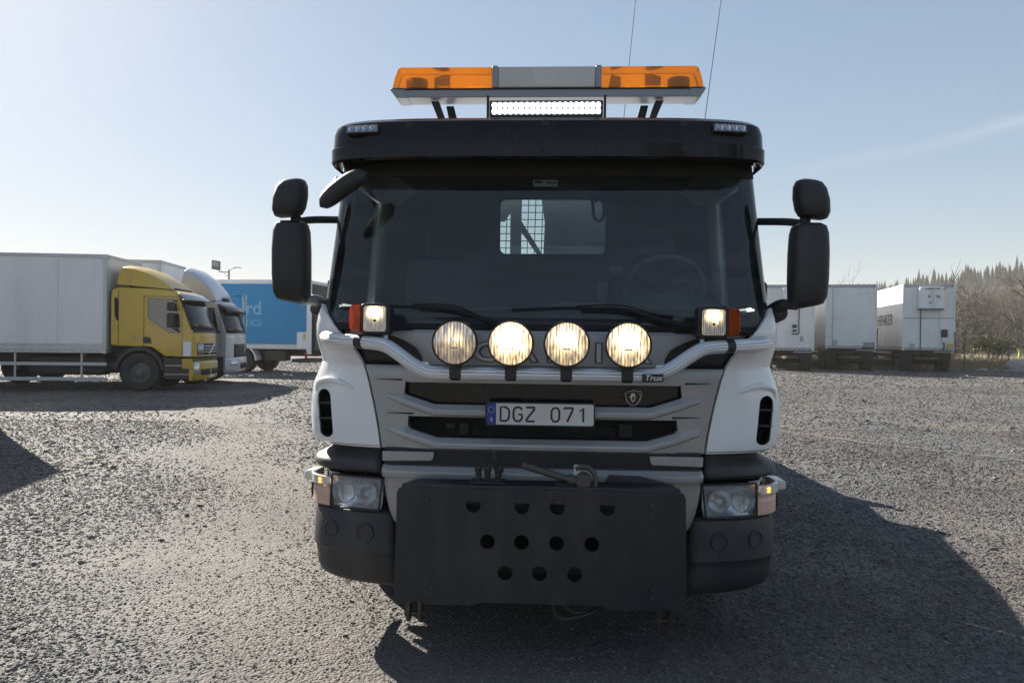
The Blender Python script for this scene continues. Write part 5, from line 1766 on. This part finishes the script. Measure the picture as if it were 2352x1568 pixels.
T1, b1 = trailer('white box trailer with control panel, nearest the truck of the three', 10.42, 34.71, 2.40, 1.00, 4.22, 11.5)
MB().box(1.30, 1.62, -.06, -.013, 1.86, 2.30).build('control_box', MATS['shade_white'], T1, bevel=.01)
MB().box(1.38, 1.58, -.075, -.061, 2.10, 2.26).build('display_unit', MATS['ink'], T1)
MB().box(1.38, 1.58, -.075, -.061, 1.92, 2.02).build('display_unit', MATS['ink'], T1)
MB().tube(spline([(1.69, -.03, 3.15), (1.685, -.04, 2.4), (1.69, -.05, 1.88), (1.60, -.05, 1.80), (1.36, -.05, 1.82)]), .022, 8).build('cable', MATS['ink'], T1)
MB().box(.55, .57, -.03, -.013, 1.1, 3.4).build('cable_duct', MATS['ink'], T1)
MB().box(.9, 1.75, -.30, -.014, 3.12, 4.05).build('cooling_unit', MATS['box_white_old'], T1, bevel=.04, seg=3)
MB().box(1.74, 1.90, -.03, -.013, 1.44, 1.68).build('vent_grille', MATS['rail_metal'], T1)
riv = None
for k in range(10):
    if riv is None:
        riv = MB().lathe([(.03, 0), (.03, .008), (0, .01)], 8, Matrix.Rotation(R(90), 4, 'X')).build('rivet', MATS['ink'], T1)
        riv.location = (.2 + k * .22, -.013, 1.07)
    else:
        copy_part(riv, T1).location = (.2 + k * .22, -.013, 1.07)

trailer('white box trailer standing outside the left edge, casting its shadow into the gravel', -9.96, -2.45, 2.4, 1.0, 3.72, 11.5, R(12))

# ================================================================== street furniture, fence, litter
pm('lamp_mast', (.22, .21, .26), .45, metal=.4, var=.1)
pm('lamp_head', (.20, .20, .22), .5, var=.1)
pm('fence_steel', (.14, .14, .145), .5, metal=.5, var=.2)
pm('bark', (.115, .098, .082), .95, var=.35, vscale=6)
pm('far_bark', (.105, .092, .08), .95, var=.3, vscale=.4)
pm('spruce', (.022, .034, .022), .9, var=.5, vscale=.7)
pm('dry_grass', (.33, .245, .14), .95, var=.4, vscale=3)
pm('olive_leaf', (.085, .08, .035), .9, var=.5, vscale=4)
pm('lime_paint', (.26, .42, .05), .4, var=.1)
pm('pale_yellow', (.72, .66, .36), .5, var=.1)
pm('stone', (.33, .31, .28), .85, var=.3, vscale=4, bump=.5, bscale=12)
pm('litter_white', (.80, .80, .78), .6, var=.08)
pm('wire_pale', (.45, .44, .42), .5, var=.1)

L = thing('street_lamp', 'lamp post with square floodlight, rising behind the blue box truck', 'lamp post', (-23.1, 50.0, 0))
MB().tube([(0, 0, 0), (0, 0, 3.5), (0, 0, 6.2)], [.09, .07, .055], 12).build('mast', MATS['lamp_mast'], L)
g = []
for t in np.linspace(0, 1, 9):
    wv = .10 * math.sin(math.pi * min(1, t * 1.1 + .08)) + .01
    g.append([(-.02 + .95 * t, wv * math.cos(a), 6.20 + .17 * math.sin(math.pi * t * .75) + .05 * math.sin(a) * (1 - .6 * t)) for a in np.linspace(0, 2 * math.pi, 13)[:-1]])
MB().grid(g, closed=True).build('lamp_head', MATS['lamp_mast'], L)
Mf = Matrix.Translation((-.95, 0, 6.52)) @ Matrix.Rotation(R(10), 4, 'Y') @ Matrix.Rotation(R(22), 4, 'X')
fl = MB().box(-.31, .31, -.06, .06, -.34, .34, Mf).build('floodlight', MATS['lamp_head'], L, bevel=.02)
MB().box(-.23, .23, -.075, -.062, -.06, .27, Mf).build('flood_glass', MATS['lamp_clear'], fl)
MB().tube([(-.75, 0, 6.08), (-.40, 0, 6.03), (0, 0, 6.03)], .035, 8).build('flood_arm', MATS['lamp_head'], L)
MB().tube(spline([(-.35, 0, 6.0), (-.25, 0, 5.82), (-.12, 0, 5.75), (-.03, 0, 5.95)]), .012, 6).build('cable', MATS['matt_black'], L)

# wire fence on the right
FN = thing('wire_fence', 'low wire fence with thin grey posts beyond the refrigerated trailer', 'fence', (22.0, 38.3, gz(22.0, 38.3)))
post = None
for k in range(-3, 7):
    x = k * 2.33
    if post is None:
        post = MB().tube([(0, 0, -.3), (0, 0, 2.08), (0, -.10, 2.18)], .032, 8).build('fence_post', MATS['fence_steel'], FN)
        post.location = (x, .05 * x, 0)
    else:
        copy_part(post, FN).location = (x, .05 * x, 0)
for z in (.15, .6, 1.05, 1.5, 1.95):
    MB().tube([(-7, -.35, z), (0, 0, z + .02), (7, .35, z), (14, .7, z)], .004, 4).build('fence_wire', MATS['fence_steel'], FN)

# paper litter by the silver truck
bl = [(507, -12.09, 23.74), (0, -11.95, 23.95), (0, -11.80, 23.9), (0, -11.66, 24.0), (0, -11.5, 24.1), (0, -11.30, 24.25), (0, -11.15, 24.2), (0, -10.2, 25.2), (0, -10.0, 25.3), (0, -8.1, 25.6)]
for i, (_, x, y) in enumerate(bl):
    mb = MB()
    h = random.uniform(.05, .11)
    pts = [(random.uniform(-1, 1), random.uniform(-1, 1), random.uniform(0, 1)) for _ in range(14)]
    bm = bmesh.new()
    for p in pts:
        bm.verts.new((p[0] * h * 1.4, p[1] * h, p[2] * h * 1.3 + .01))
    bmesh.ops.convex_hull(bm, input=bm.verts)
    me = bpy.data.meshes.new('paper_scrap')
    bm.to_mesh(me)
    bm.free()
    o = link('paper_scrap', me, MATS['litter_white'])
    o.location = (x, y, 0.0)
    if i < 7:
        tag(o, 'crumpled white paper scrap on the gravel in front of the silver truck', 'litter', 'paper scraps by the silver truck')
    else:
        tag(o, 'crumpled white paper scrap on the gravel below the blue box truck', 'litter', 'paper scraps by the blue truck')

# thin wire lying across the gravel on the right
P = spline([(2.2, 11.2, .02), (4.07, 9.76, .022), (5.05, 8.45, .02), (6.0, 7.5, .018), (7.0, 6.3, .02), (8.5, 4.6, .02)], 12)
o = MB().tube([(p.x, p.y + .02 * math.sin(i * .7), p.z + .008 * math.sin(i * 1.3)) for i, p in enumerate(P)], .0042, 6).build('loose_wire', MATS['wire_pale'])
tag(o, 'thin pale wire lying across the gravel to the right of the truck', 'wire')


# ---------------------------------------------------------------- vegetation
def bare_tree_mesh(seed, h, spread, levels, twig, rad, kids=(3, 5), lean=0.0, start=.25):
    """branching tree without leaves: (trunk mesh data, branch mesh data)"""
    rd = random.Random(seed)
    trunk, crown = MB(), MB()

    def grow(mb, p, d, ln, r, lev):
        n = 4 if lev < 2 else 3
        pts = [p]
        q = p.copy()
        dd = d.copy()
        for i in range(n):
            dd = (dd + Vector((rd.uniform(-1, 1), rd.uniform(-1, 1), rd.uniform(-.4, .7))) * .16).normalized()
            q = q + dd * ln / n
            pts.append(q.copy())
        e = .62 if lev < levels else .2
        mb.tube(pts, [r + (r * e - r) * i / n for i in range(n + 1)], 6 if lev == 0 else (5 if lev == 1 else 3), cap=False)
        if lev >= levels:
            return
        for k in range(rd.randint(*kids) + (3 if lev == 0 else 0)):
            t = rd.uniform(start if lev == 0 else .2, 1.0)
            i = min(n - 1, int(t * n))
            bp = pts[i].lerp(pts[i + 1], t * n - i)
            a = rd.uniform(0, 2 * math.pi)
            side = dd.orthogonal().normalized()
            side = Quaternion(dd, a) @ side
            nd = (dd * rd.uniform(.35, .8) + side * spread + Vector((0, 0, .15))).normalized()
            grow(crown, bp, nd, ln * rd.uniform(.50, .78) * (1 - .25 * t * (lev == 0)), max(twig, r * (1 - .45 * t) * .55), lev + 1)
    grow(trunk, Vector((0, 0, -.3)), Vector((lean, 0, 1)).normalized(), h * .62, rad, 0)
    return trunk, crown


def raw(mb, name):
    me = bpy.data.meshes.new(name)
    me.from_pydata(mb.v, [], mb.f)
    me.shade_smooth()
    return me


def bare_tree(label, x, y, seed, h, spread=.75, levels=4, twig=.012, rad=.22, kids=(4, 6), rz=0, group=None, lean=0.0, start=.25):
    tk, cr = bare_tree_mesh(seed, h, spread, levels, twig, rad, kids, lean, start)
    t = thing('bare_tree', label, 'tree', (x, y, gz(x, y)), rz, group)
    link('trunk', raw(tk, 'trunk'), MATS['bark'], t)
    link('crown', raw(cr, 'crown'), MATS['bark'], t)
    return t


bare_tree('large spreading leafless tree at the right edge behind the fence', 37.6, 58.0, 5, 8.2, 1.0, 5, .012, .24, (3, 5), start=.14)
bare_tree('slim leafless sapling standing between the fence posts', 29.0, 47.6, 8, 3.6, .35, 2, .008, .05, (3, 5))
bare_tree('tall thin leafless tree rising behind the trailers beside the black mirror', 26.0, 69.0, 21, 8.6, .32, 3, .010, .09, (3, 4))
bare_tree('leafless tree showing faint twigs above the blue box truck', -18.4, 55.2, 31, 7.4, .6, 3, .012, .12, (4, 5))


def conifer(seed, h):
    rd = random.Random(seed)
    mb = MB()
    nl = 18
    for i in range(nl):
        t = i / (nl - 1)
        z = h * (.06 + .90 * t)
        r = h * (.16 + .05 * (seed % 3)) * (1 - t) ** .8 + .012
        k = 9
        for j in range(k):
            a = 2 * math.pi * (j + rd.random()) / k
            rr = r * rd.uniform(.65, 1.15)
            w = .55 * r + .012
            c, s = math.cos(a), math.sin(a)
            tip = (rr * c, rr * s, z - h * .045 * rd.uniform(.5, 1.4))
            mb.add([(-s * w * .5, c * w * .5, z + h * .02), (s * w * .5, -c * w * .5, z + h * .02), tip, (0.0, 0.0, z + h * .085)], [(0, 1, 2), (0, 2, 3), (1, 3, 2)])
    return mb


CON = [conifer(s, 1.0) for s in range(4)]
CME = [raw(c, 'crown') for c in CON]
TME = raw(MB().tube([(0, 0, -.08), (0, 0, .5), (0, 0, .97)], [.018, .012, .002], 5), 'trunk')


def spruce(x, y, h, k, label, group):
    t = thing('spruce_tree', label, 'tree', (x, y, gz(x, y)), random.uniform(0, 6), group)
    for me, nm, m in ((CME[k % 4], 'crown', 'spruce'), (TME, 'trunk', 'far_bark')):
        o = link(nm, me, MATS[m], t)
        o.scale = (h, h, h)
    return t


xr = 118.0
for k in range(46):
    xr += random.choice((1.2, 2.0, 2.6, 4.5, 6.0))
    spruce(xr, 333 + random.uniform(-8, 14), random.uniform(6, 10.5) * (1.2 if k % 6 == 0 else 1), k, 'dark spruce in the row along the hill ridge', 'spruces on the ridge')
spruce(96, 190, 11.5, 1, 'broad dark spruce standing out among bare trees on the hillside', None)

# the leafless wood on the slope, one mass
FT = []
for s in range(5):
    tk, cr = bare_tree_mesh(100 + s, 1.0, .85, 3, .0030, .016, (4, 6), start=.35)
    v = np.array(tk.v + cr.v)
    n0 = len(tk.v)
    f = []
    for q in tk.f + [tuple(i + n0 for i in q) for q in cr.f]:
        f += [(q[0], q[i], q[i + 1]) for i in range(1, len(q) - 1)]
    FT.append((v, np.array(f)))
VV, FF, off = [], [], 0
cnt = 0
while cnt < 760:
    dist = 85 + 250 * random.random() ** .9
    ang = R(random.uniform(19.5, 44))
    x, y = dist * math.sin(ang), dist * math.cos(ang) - 3.9
    if dist < 110 and ang < R(24):
        continue
    h = random.uniform(8.5, 13.5)
    if dist > 230:
        h *= .8
    v, f = FT[cnt % 5]
    a = random.uniform(0, 6.28)
    c, s = math.cos(a), math.sin(a)
    p = np.stack([v[:, 0] * c - v[:, 1] * s, v[:, 0] * s + v[:, 1] * c, v[:, 2]], 1) * h + np.array([x, y, gz(x, y)])
    VV.append(p)
    FF.append(f + off)
    off += len(v)
    cnt += 1


def np_mesh(name, V, F):
    me = bpy.data.meshes.new(name)
    me.vertices.add(len(V))
    me.vertices.foreach_set('co', V.astype(np.float32).ravel())
    me.loops.add(len(F) * 3)
    me.loops.foreach_set('vertex_index', F.astype(np.int32).ravel())
    me.polygons.add(len(F))
    me.polygons.foreach_set('loop_start', np.arange(0, len(F) * 3, 3, dtype=np.int32))
    me.update(calc_edges=True)
    return me


wood = link('leafless_wood', np_mesh('leafless_wood', np.concatenate(VV), np.concatenate(FF)), MATS['far_bark'])
tag(wood, 'grey brown leafless wood covering the hillside on the right', 'wood', kind='stuff')

# more spruces merged as a far mass behind the ridge row
VV, FF, off = [], [], 0
for k in range(520):
    x = random.uniform(105, 330)
    y = random.uniform(285, 345)
    h = random.uniform(5, 8.5)
    v = np.array(CON[k % 4].v)
    f = []
    for q in CON[k % 4].f:
        f += [(q[0], q[i], q[i + 1]) for i in range(1, len(q) - 1)]
    VV.append(v * h + np.array([x, y, gz(x, y)]))
    FF.append(np.array(f) + off)
    off += len(v)
o = link('spruce_wood', np_mesh('spruce_wood', np.concatenate(VV), np.concatenate(FF)), MATS['spruce'])
tag(o, 'far dark spruce wood over the top of the hill', 'wood', kind='stuff')

# bush and dry grass behind the fence
VV, FF = [], []


def blades(n, fx, fh, w, tilt):
    V = np.zeros((n, 3, 3))
    for i in range(n):
        x, y = fx()
        h = fh()
        a = random.uniform(0, 6.28)
        z = gz(x, y)
        dx, dy = math.cos(a) * w, math.sin(a) * w
        b = random.uniform(0, 6.28)
        V[i] = [(x - dx, y - dy, z), (x + dx, y + dy, z), (x + math.cos(b) * tilt * h, y + math.sin(b) * tilt * h, z + h)]
    return V.reshape(-1, 3), np.arange(n * 3).reshape(-1, 3)


def fxy():
    x = random.uniform(14, 44)
    return x, 38.9 - (x - 21) * .12 + abs(random.gauss(0, 1)) * 4.5


V, F = blades(26000, fxy, lambda: random.uniform(.12, .48), .012, .5)
o = link('dry_grass', np_mesh('dry_grass', V, F), MATS['dry_grass'])
tag(o, 'dry straw coloured grass behind the fence', 'grass', kind='stuff')


def bush(label, x, y, rx, h, n, mat, seed):
    rd = random.Random(seed)
    t = thing('bush', label, 'bush', (x, y, gz(x, y)))
    st = MB()
    for k in range(22):
        a = rd.uniform(0, 6.28)
        st.tube([(0.3 * rx * rd.uniform(-1, 1), 0, 0), (math.cos(a) * rx * .4, math.sin(a) * rx * .3, h * .5), (math.cos(a) * rx * rd.uniform(.5, .9), math.sin(a) * rx * .5, h * rd.uniform(.6, .95))], [.015, .01, .004], 4)
    st.build('stems', MATS['bark'], t)
    V = np.zeros((n, 3, 3))
    lob = [(rd.uniform(-.7, .7) * rx, rd.uniform(-.4, .4) * rx, h * rd.uniform(.35, .75), rd.uniform(.25, .42)) for _ in range(9)]
    for i in range(n):
        lx, ly, lz, lr = rd.choice(lob)
        d = Vector((rd.gauss(0, 1), rd.gauss(0, 1), rd.gauss(0, .8))).normalized() * rd.random() ** .45
        p = Vector((lx + d.x * lr * rx * 1.2, ly + d.y * lr * rx, max(.05, lz + d.z * lr * h * 1.05)))
        for k in range(3):
            V[i, k] = p + Vector((rd.uniform(-1, 1), rd.uniform(-1, 1), rd.uniform(-1, 1))) * .06
    link('foliage', np_mesh('foliage', V.reshape(-1, 3), np.arange(n * 3).reshape(-1, 3)), MATS[mat], t)


bush('olive brown bush behind the fence, right of the trailers', 26.4, 43.5, 1.35, 1.75, 4200, 'olive_leaf', 3)
bush('low olive bush partly hidden by the refrigerated trailer', 24.3, 44.6, .9, 1.15, 1800, 'olive_leaf', 4)

# field machines behind the fence
mc = thing('field_machine', 'lime green field machine with a curved guard, behind the second fence post', 'machine', (29.9, 47.4, gz(29.9, 47.4)), R(-8))
mc.scale = (.62, .62, .72)
MB().box(-1.6, .15, -.05, .05, 1.30, 1.42).build('frame_beam', MATS['pale_yellow'], mc, bevel=.02)
gp = [Vector((.05, 0, 1.40)), Vector((.25, 0, 1.32)), Vector((.42, 0, 1.05)), Vector((.46, 0, .7)), Vector((.40, 0, .38))]
MB().grid([[(p.x - w_ * .5, y, p.z - w_ * .2) for y, w_ in ((-.12, .25), (-.12, -.15), (.12, -.15), (.12, .25))] for p in spline(gp, 5)], closed=True).build('guard', MATS['lime_paint'], mc)
MB().tube([(-.6, 0, 1.3), (-.95, 0, .4)], .03, 6).build('stay', MATS['fence_steel'], mc)
m2 = thing('field_machine', 'lime green machine with one wheel, cut off by the right edge', 'machine', (31.7, 47.6, gz(31.7, 47.6)))
MB().prism([(-.75, .95), (-.70, 1.45), (-.55, 1.35), (.1, 1.42), (.6, 1.42), (.6, 1.2), (-.1, 1.05), (-.4, .95)], -.2, .2).build('hood', MATS['lime_paint'], m2, bevel=.03)
MB().box(-.5, .6, -.15, .15, .55, 1.0).build('engine', MATS['truck_dark'], m2)
wheel_parts(m2, .15, -.3, .42, .42, .22, 'y', -1, 'aluminium')
wheel_parts(m2, .15, .3, .42, .42, .22, 'y', 1, 'aluminium')
MB().prism([(-.1, 2.35), (1.6, 2.75), (1.6, 2.68), (0, 2.25)], -.7, .7).build('canopy', MATS['shade_white'], m2)
for x in (.1, 1.0):
    MB().tube([(x, 0, 1.2), (x, 0, 2.45)], .03, 6).build('canopy_post', MATS['fence_steel'], m2)
m3 = thing('hay_rake', 'pale yellow frame of a field rake lying beyond the first fence post', 'machine', (26.8, 45.4, gz(26.8, 45.4)), R(4))
MB().tube([(-.8, 0, .95), (.75, 0, 1.15)], .05, 8).build('frame_beam', MATS['pale_yellow'], m3)
MB().tube([(-.5, .1, .80), (.6, .1, .93)], .035, 8).build('frame_beam', MATS['pale_yellow'], m3)
for k in range(6):
    x = -.6 + k * .22
    MB().tube([(x, 0, .98 + x * .13), (x - .05, -.1, .35)], .014, 5).build('tine', MATS['pale_yellow'], m3)
for x in (-.7, .6):
    MB().tube([(x, 0, 0), (x, 0, 1.0)], .03, 6).build('support', MATS['fence_steel'], m3)


def rock(label, x, y, sx, sy, sz, seed):
    rd = random.Random(seed)
    bm = bmesh.new()
    bmesh.ops.create_icosphere(bm, subdivisions=3, radius=1)
    for v in bm.verts:
        k = 1 + .18 * math.sin(v.co.x * 3.1 + seed) * math.cos(v.co.y * 2.7) + .12 * math.sin(v.co.z * 5 + seed * 2) + rd.uniform(-.04, .04)
        v.co = Vector((v.co.x * sx * k, v.co.y * sy * k, max(-.15, v.co.z * k) * sz))
    me = bpy.data.meshes.new('boulder')
    bm.to_mesh(me)
    bm.free()
    o = link('boulder', me, MATS['stone'])
    o.location = (x, y, gz(x, y))
    tag(o, label, 'rock')


rock('large pale boulder at the right edge before the fence', 24.3, 37.3, .95, .5, .55, 2)
rock('flat white stone in the grass by the first fence post', 22.8, 38.1, .3, .2, .14, 5)
rock('small pale stone in the grass between the fence posts', 23.6, 38.3, .16, .12, .12, 6)

# power pylon on the hill
PY = thing('power_pylon', 'distant twin leg power pylon on the skyline behind the trailers', 'pylon', (300, 714, gz(212, 505) - 8))
for sg in (-1, 1):
    MB().tube([(sg * 4.5, 0, 0), (sg * 3.6, 0, 30)], .42, 6).build('leg', MATS['fence_steel'], PY)
MB().tube([(-9, 0, 26), (9, 0, 26)], .35, 6).build('cross_arm', MATS['fence_steel'], PY)
MB().tube([(-4, 0, 18), (4, 0, 26)], .2, 5).build('brace', MATS['fence_steel'], PY)
MB().tube([(4, 0, 18), (-4, 0, 26)], .2, 5).build('brace', MATS['fence_steel'], PY)
for x in (-8, 0, 8):
    MB().tube(spline([(x, 0, 24), (x - 120, -60, 15), (x - 260, -120, 14)], 8), .07, 4).build('power_line', MATS['fence_steel'], PY)

# spruces across the road behind the photographer: they show mirrored in the windscreen
for k in range(16):
    x = 9 + k * 2.9 + random.uniform(-.8, .8)
    spruce(x, -44 + random.uniform(-4, 4), random.uniform(15, 24) * (1.1 if k > 8 else .8), k, 'tall spruce across the road, mirrored in the right of the windscreen', 'spruces mirrored in the windscreen')

# ================================================================== loose gravel
def gravel():
    zones = ((3.0, 5.2, 4000, (.003, .0115)), (5.2, 8.5, 1600, (.005, .0145)), (8.5, 14, 560, (.008, .019)), (14, 26, 130, (.012, .026)), (26, 46, 42, (.018, .038)))
    P, Sc = [], []
    for d0, d1, dens, (s0, s1) in zones:
        w1 = d1 * .76 + .4
        n = int((d1 - d0) * 2 * w1 * dens)
        d = rng.uniform(d0, d1, n)
        a = rng.uniform(-w1, w1, n)
        k = np.abs(a) < d * .74 + .3
        d, a = d[k], a[k]
        x = CAM.x + a * math.cos(YAW) - d * math.sin(YAW)
        y = CAM.y + a * math.sin(YAW) + d * math.cos(YAW)
        P.append(np.stack([x, y], 1))
        Sc.append(s0 + (s1 - s0) * rng.random(len(x)) ** 2.2)
    P = np.concatenate(P)
    Sc = np.concatenate(Sc)
    # the driven lane is worn down to fines
    ln_ = np.abs(P[:, 0] + .45 * P[:, 1] + 1.25 + .5 * np.sin(P[:, 1] * 1.3))
    wear = np.clip((1.5 - ln_) / 1.2, 0, 1)
    keep = rng.random(len(Sc)) > wear * .6
    Sc = (Sc * (1 - .3 * wear))[keep]
    P = P[keep]
    # a few bigger stones
    big = rng.random(len(Sc)) < .02
    Sc[big] *= rng.uniform(1.4, 2.3, int(big.sum()))
    Z = np.array([gz(a, b) for a, b in P]) + Sc * .12
    me = bpy.data.meshes.new('gravel')
    me.vertices.add(len(P))
    me.vertices.foreach_set('co', np.column_stack([P, Z]).astype(np.float32).ravel())
    at = me.attributes.new('size', 'FLOAT', 'POINT')
    at.data.foreach_set('value', Sc.astype(np.float32))
    o = link('gravel', me, MATS['gravel_stone'])
    tag(o, 'loose crushed stone gravel covering the yard', 'gravel', kind='stuff')
    ng = bpy.data.node_groups.new('scatter_stones', 'GeometryNodeTree')
    ng.interface.new_socket('Geometry', in_out='INPUT', socket_type='NodeSocketGeometry')
    ng.interface.new_socket('Geometry', in_out='OUTPUT', socket_type='NodeSocketGeometry')
    N, Lk = ng.nodes, ng.links
    gi, go = N.new('NodeGroupInput'), N.new('NodeGroupOutput')
    gti = N.new('GeometryNodeGeometryToInstance')
    for k in range(5):
        ic = N.new('GeometryNodeMeshIcoSphere')
        ic.inputs['Radius'].default_value = 1.0
        ic.inputs['Subdivisions'].default_value = 2
        nz = N.new('ShaderNodeTexNoise')
        nz.noise_dimensions = '4D'
        nz.inputs['W'].default_value = k * 7.3
        nz.inputs['Scale'].default_value = 1.1
        nz.inputs['Detail'].default_value = 1.0
        vm = N.new('ShaderNodeVectorMath')
        vm.operation = 'SUBTRACT'
        vm.inputs[1].default_value = (.5, .5, .5)
        Lk.new(nz.outputs['Color'], vm.inputs[0])
        vs = N.new('ShaderNodeVectorMath')
        vs.operation = 'SCALE'
        vs.inputs['Scale'].default_value = 2.4
        Lk.new(vm.outputs[0], vs.inputs[0])
        sp = N.new('GeometryNodeSetPosition')
        Lk.new(ic.outputs['Mesh'], sp.inputs['Geometry'])
        Lk.new(vs.outputs[0], sp.inputs['Offset'])
        tf = N.new('GeometryNodeTransform')
        tf.inputs['Scale'].default_value = (1.15, .85 - .05 * k, .52)
        Lk.new(sp.outputs[0], tf.inputs['Geometry'])
        ss = N.new('GeometryNodeSetShadeSmooth')
        ss.inputs['Shade Smooth'].default_value = False
        Lk.new(tf.outputs[0], ss.inputs['Geometry'])
        sm_ = N.new('GeometryNodeSetMaterial')
        sm_.inputs['Material'].default_value = MATS['gravel_stone']
        Lk.new(ss.outputs[0], sm_.inputs['Geometry'])
        Lk.new(sm_.outputs[0], gti.inputs[0])
    iop = N.new('GeometryNodeInstanceOnPoints')
    iop.inputs['Pick Instance'].default_value = True
    Lk.new(gi.outputs[0], iop.inputs['Points'])
    Lk.new(gti.outputs[0], iop.inputs['Instance'])
    rv = N.new('FunctionNodeRandomValue')
    rv.data_type = 'FLOAT_VECTOR'
    rv.inputs[0].default_value = (-.5, -.5, 0)
    rv.inputs[1].default_value = (.5, .5, 6.283)
    Lk.new(rv.outputs[0], iop.inputs['Rotation'])
    na = N.new('GeometryNodeInputNamedAttribute')
    na.data_type = 'FLOAT'
    na.inputs[0].default_value = 'size'
    Lk.new(na.outputs[0], iop.inputs['Scale'])
    Lk.new(iop.outputs[0], go.inputs[0])
    md = o.modifiers.new('scatter', 'NODES')
    md.node_group = ng
    return len(P)


gravel()

# ================================================================== air
hm = bpy.data.materials.new('haze_air')
hm.use_nodes = True
hn = hm.node_tree.nodes
hn.remove(hn['Principled BSDF'])
pv = hn.new('ShaderNodeVolumePrincipled')
pv.inputs['Color'].default_value = (1.0, .96, .90, 1)
pv.inputs['Density'].default_value = 0.0006
pv.inputs['Anisotropy'].default_value = 0.0
hm.cycles.homogeneous_volume = True
hm.node_tree.links.new(pv.outputs[0], hn['Material Output'].inputs['Volume'])
hz = MB().box(-950, 1250, -320, 1650, -3, 64).build('haze', None)
hz.data.materials.append(hm)
tag(hz, kind='stuff')
